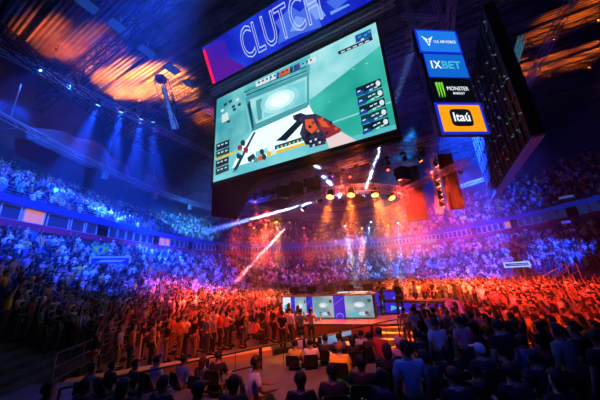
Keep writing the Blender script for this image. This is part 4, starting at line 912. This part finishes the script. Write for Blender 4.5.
# backpack hung on the chair of the yellow vest
Q = at_z(295, 352, .75); tag(MB().box((0, 0, .0), (.3, .18, .42)).box((0, -.11, -.06), (.22, .06, .24)).bar((-.08, .1, .2), (-.08, .1, -.15), .015).bar((.08, .1, .2), (.08, .1, -.15), .015).build('backpack', M['black'], loc=Q-Vector((0, .32, .0))), 'black backpack hung on the chair of the yellow vest', 'backpack')
for px, py, pose, sh, lb in ((289, 308, 'stand', 'white', 'standing man in white shirt, left of the trio before the desk'), (300, 309, 'crossed', 'grey', 'standing person in grey, middle of the trio before the desk'), (310, 308, 'crossed', 'pink', 'standing person in pale pink, right of the trio before the desk'),
    (282, 311, 'stand', 'black', 'standing person in black just left of the trio'), (273, 307, 'stand', 'dark', 'dark standing person left of the screens, near the trio')):
    put(px, py, pose, sh, lb, 0, 'short', 'dark', group=GP, rz=0)
for px, py, sh, lb in ((300, 331, 'white', 'person in white crouched low before the trio'), (255, 318, 'orange', 'person in orange seated at the edge of the pit')): put(px, py, 'sit', sh, lb, 0, group=GP, chair=False)
def put_feet(px, py, z, pose, sh, label, group, hair='short', sc=1., rz=0):
    P = at_z(px, py, z); placed.append((P.x, P.y)); return person(P, face(P, STG)+rz, pose, sh, hair, label, group, sc=sc)
put_feet(384, 314, SZ, 'phone', 'black', 'dark camera operator beside the right end of the desk', 'camera operators on the stage', 'cap', 1.1, 2.4)
put_feet(402, 317.5, SZ, 'phone', 'black', 'dark camera operator on the steps, right of the first', 'camera operators on the stage', 'cap', 1.16, 2.0)
for k, (px, py, pose, sh) in enumerate(((320, 287, 'stand', 'white'), (292, 297, 'sit', 'blue'), (304, 297, 'sit', 'white'), (337, 295, 'sit', 'red'), (353, 294, 'sit', 'dark'), (366, 294, 'sit', 'dark'))):
    P = PD.P((.9, 0, 1.2, 0, 0, 0)[k], SZ, -2.1) if k == 0 else PD.P(.7+(k-1)*1.2, SZ, -1.25); 
    if k == 0: P = PD.P(2.6, SZ, -2.3)
    person(P, rzD+math.pi, pose, sh, 'short', ('coach in white standing behind the seated players', 'seated player in blue at the left end of the desk', 'seated player in white, second along the desk', 'seated player in red at the middle of the desk', 'seated player in dark clothes, fourth along the desk', 'seated player in dark clothes at the right end of the desk')[k], 'team at the players desk')
for px, py, sh, lb in ((418, 309, 'white', 'standing person in white right of the camera operators'), (427, 307, 'pink', 'standing person in pink near the right end of the stage'), (436, 307, 'dark', 'dark standing person at the right end of the stage')): put_feet(px, py, SZ, 'stand', sh, lb, 'people at the right end of the stage')
# ---------------- the audience
spots = []
C0 = Vector((CXB, CYB, 0))
def arc_row(s, z, zone, step=.56, skip=.1):
    L = 0; t = -14.0
    while t < 194:
        p = Vector(bowl(t, s)); q = Vector(bowl(t+.2, s)); v = max((q-p).length/.2, .05); t += step/v
        if (t+2) % 11.25 < .75: continue
        if R_.random() < skip: continue
        spots.append((p.x+R_.uniform(-.08, .08), p.y+R_.uniform(-.1, .1), tilt(t, z) if zone == 'up' else z, zone))
for i in range(NL): arc_row((SL[i]+SL[i+1])/2, ZL[i], 'low', .56, .08)
for i in range(NU): arc_row((SU[i]+SU[i+1])/2, ZU[i], 'up', .54, .1+.2*(i > 11))
def inellipse(x, y, s): return abs((x-CXB)/(AB*s))**NE+abs((y-CYB)/(BB*s))**NE < 1
stage_c = sum(pts, Vector())/len(pts)
spts = [((p-stage_c)*1.08+stage_c) for p in pts_stage] if 'pts_stage' in globals() else None
def in_stage(x, y):
    P = Vector((x, y, 0))-Vector((o0.x, o0.y, 0)); u, v = P.dot(su), P.dot(sb); return -3.6 < u < DW+7.2 and -1.3 < v < 11.6
def front_side(x, y):  # pit band between barrier line and the stage
    P = Vector((x, y, 0))-Vector((Ra.x, Ra.y, 0)); d = (Rb-Ra).normalized(); return P.dot(Vector((-d.y, d.x, 0))), P.dot(d)
y = 6.0
while y < 48:
    x = -16.
    while x < 32:
        x += .54; px_, py_ = x+R_.uniform(-.2, .2), y+R_.uniform(-.2, .2)
        if not inellipse(px_, py_, .585) or in_stage(px_, py_): continue
        n_, a_ = front_side(px_, py_); P = Vector((px_, py_, 0))
        if n_ > -.3 and n_ < 4.2 and a_ < 15.5: continue       # the pit
        if n_ <= -.3 and px_ < 4.2: continue                    # nearest rows are placed by hand
        if P.length < 9.6: continue
        if 20 < px_ < 24 and 12 < py_ < 30 and R_.random() < .5: continue
        if any((px_-a)**2+(py_-b)**2 < .2 for a, b in placed): continue
        if R_.random() < (.12 if px_ > -6 or py_ > 17 else .55): continue
        spots.append((px_, py_, 0, 'flr'))
    y += .64
vis = []
for x, y, z, zn in spots:
    q = project((x, y, z+1.4))
    if zn == 'low' and z < 1.9 and 37 < math.degrees(math.atan2(x, y)) < 50: continue     # open red platform at the right
    if q and -50 < q[0] < 650 and -20 < q[1] < 430: vis.append(((Vector((x, y, z+1.4))-EYE).length, x, y, z, zn, q))
vis.sort(key=lambda v: v[0])
inview = [v for v in vis if 2 < v[5][0] < 598 and v[5][1] < 398]
NIND = 300-len(placed)-8
ind = inview[:NIND]; idset = set(id(v) for v in ind); rest = [v for v in vis if id(v) not in idset]
def zone_name(v):
    d, x, y, z, zn, q = v
    if zn == 'low': return ('on the low terrace at the far left' if q[0] < 110 else 'on the low terrace left of the stage' if q[0] < 300 else 'on the low terrace at the right')
    if q[0] < 200: return 'on the floor at the foot of the left terrace'
    if q[0] < 300: return 'on the floor just left of the stage'
    if q[0] < 400: return 'on the floor before the right end of the barrier'
    if q[0] < 470: return 'on the floor right of the two camera operators'
    if q[0] < 540: return 'on the floor right of the white and pink pair'
    return 'on the floor near the right edge'
PNAME = {'stand': 'standing', 'cheer': 'cheering', 'onearm': 'one-arm-raised', 'clap': 'clapping', 'crossed': 'arms-folded', 'phone': 'phone-raising', 'sit': 'seated', 'sit_cheer': 'seated cheering'}
def rnd_look(): 
    return R_.choices(['stand', 'cheer', 'onearm', 'clap', 'crossed', 'phone'], [7, 1.1, 1.3, 3, 1.6, 1])[0], R_.choices(['white', 'black', 'grey', 'yellow', 'pale blue', 'red', 'green', 'pink', 'dark', 'orange', 'blue'], [3, 6, 1.5, 1.4, 1.2, 1.2, .5, 1, 5, 1, 1])[0], R_.choices(['short', 'long', 'cap'], [5, 2.5, 1.5])[0]
used = set()
for v in ind:
    d, x, y, z, zn, q = v; zn_ = zone_name(v); P = Vector((x, y, z))
    for _ in range(60):
        po, sh, hr = rnd_look(); hl = {'short': 'short-haired', 'long': 'long-haired', 'cap': 'capped'}[hr]; lb = '%s %s spectator in %s %s' % (hl, PNAME[po], sh, zn_)
        if lb not in used: break
    used.add(lb)
    person(P, face(P, STG)+R_.uniform(-.35, .35), po, sh, hr, lb, 'spectators '+zn_, R_.choices(['dark', 'brown', 'fair'], [6, 3, 1])[0], R_.choice([(.02, .02, .03), (.05, .07, .15), (.25, .22, .18)]), R_.uniform(.93, 1.05))
# everyone farther away, one merged crowd
def low_template(pose):
    mb = MB(); up = pose != 0
    def loft(rings, mi):
        n0 = len(mb.v); k = 6
        for c, rx, ry in rings:
            for i in range(k): t = 2*math.pi*i/k; mb.v.append((c[0]+rx*math.cos(t), c[1]+ry*math.sin(t), c[2]))
        for r in range(len(rings)-1):
            for i in range(k): mb.f.append((n0+r*k+i, n0+r*k+(i+1) % k, n0+(r+1)*k+(i+1) % k, n0+(r+1)*k+i)); mb.mi.append(mi)
        mb.f.append(tuple(range(n0+(len(rings)-1)*k, n0+len(rings)*k))); mb.mi.append(mi)
    loft([((0, 0, .85), .15, .1), ((0, 0, 1.15), .15, .1), ((0, 0, 1.4), .21, .11), ((0, 0, 1.5), .08, .07)], 1)
    loft([((0, .01, 1.5), .05, .05), ((0, .02, 1.57), .075, .09), ((0, .02, 1.66), .08, .095)], 0); loft([((0, 0, 1.61), .086, .1), ((0, 0, 1.7), .085, .1), ((0, 0, 1.76), .04, .05)], 3)
    for s in (-1, 1):
        mb.bar((s*.08, 0, .02), (s*.09, 0, .9), .06, 4, 2, .085)
        A = Vector((s*.2, 0, 1.42))
        if pose == 0: E_ = A+Vector((s*.06, .02, -.27)); W_ = E_+Vector((-s*.05, .2, .02))
        elif pose == 1: E_ = A+Vector((s*.12, .04, .24)); W_ = E_+Vector((0, .05, .26))
        elif pose == 2 and s > 0: E_ = A+Vector((.08, .1, .24)); W_ = E_+Vector((-.04, .05, .25))
        elif pose == 2: E_ = A+Vector((s*.06, .02, -.27)); W_ = E_+Vector((0, .1, -.2))
        else: E_ = A+Vector((s*.09, .12, -.2)); W_ = E_+Vector((-s*.18, .18, .16))
        mb.bar(A, E_, .055, 4, 1, .045); mb.bar(E_, W_, .038, 4, 0, .03); mb.bar(W_, W_+(W_-E_).normalized()*.13, .045, 4, 0, .02)
    return np.array(mb.v, dtype=np.float32), mb.f, np.array(mb.mi)
TP = []
for p in range(4):
    v, f, mi = low_template(p); TP.append((v, np.array([i for q in f for i in q], dtype=np.int32), np.array([len(q) for q in f], dtype=np.int32), mi))
cm = [mat('crowd_skin_tan', SKINS[0], .55), mat('crowd_skin_brown', SKINS[1], .55), mat('crowd_skin_light', SKINS[2], .55)]
shirts = [('white', 4.5), ('pale blue', 1.5), ('black', 9), ('dark', 5), ('grey', 2.5), ('yellow', 1.6), ('red', 1), ('pink', 1.2), ('green', .5), ('blue', 1), ('orange', .7)]
cm += [mat('crowd_shirt_'+k.replace(' ', '_'), SHIRT[k], .8) for k, _ in shirts]; cm += [mat('crowd_trousers_dark', (.02, .02, .03)), mat('crowd_trousers_blue', (.05, .07, .15)), mat('crowd_hair_dark', (.012, .01, .01)), mat('crowd_hair_brown', (.06, .03, .015)), mat('crowd_cap_white', (.7, .7, .7))]
nsh = len(shirts); NV = []; NLp = []; NT = []; NM = []; off = 0; rs = np.random.RandomState(5)
wts = np.array([b for _, b in shirts]); wts = wts/wts.sum()
for v in rest:
    d, x, y, z, zn, q = v; v0, lp, lt, mi = TP[rs.choice(4, p=[.52, .12, .12, .24])]
    a = math.atan2(STG.y-y, STG.x-x)-math.pi/2+rs.uniform(-.4, .4); s = rs.uniform(.92, 1.06); drop = 0 if rs.rand() < .55 or zn == 'flr' else .36
    c, sn = math.cos(a)*s, math.sin(a)*s; w_ = np.empty_like(v0); w_[:, 0] = v0[:, 0]*c-v0[:, 1]*sn+x; w_[:, 1] = v0[:, 0]*sn+v0[:, 1]*c+y; w_[:, 2] = np.maximum(v0[:, 2]*s-drop, .01)+z
    lut = np.array([rs.randint(3), 3+rs.choice(nsh, p=wts), 3+nsh+rs.randint(2), 3+nsh+2+rs.choice(3, p=[.6, .25, .15])])
    NV.append(w_); NLp.append(lp+off); NT.append(lt); NM.append(lut[mi]); off += len(v0)
NV = np.concatenate(NV); NLp = np.concatenate(NLp); NT = np.concatenate(NT); NM = np.concatenate(NM).astype(np.int32)
me = bpy.data.meshes.new('crowd'); me.vertices.add(len(NV)); me.vertices.foreach_set('co', NV.ravel()); me.loops.add(len(NLp)); me.loops.foreach_set('vertex_index', NLp); me.polygons.add(len(NT))
me.polygons.foreach_set('loop_start', np.concatenate(([0], np.cumsum(NT)[:-1])).astype(np.int32)); me.polygons.foreach_set('material_index', NM)
for m_ in cm: me.materials.append(m_)
me.update(calc_edges=True); o = bpy.data.objects.new('crowd', me); COL.objects.link(o)
tag(o, 'dense cheering crowd filling both tiers and the far floor', 'crowd', None, 'stuff')
print('PEOPLE', len(placed), len(ind), len(rest), len(NV))
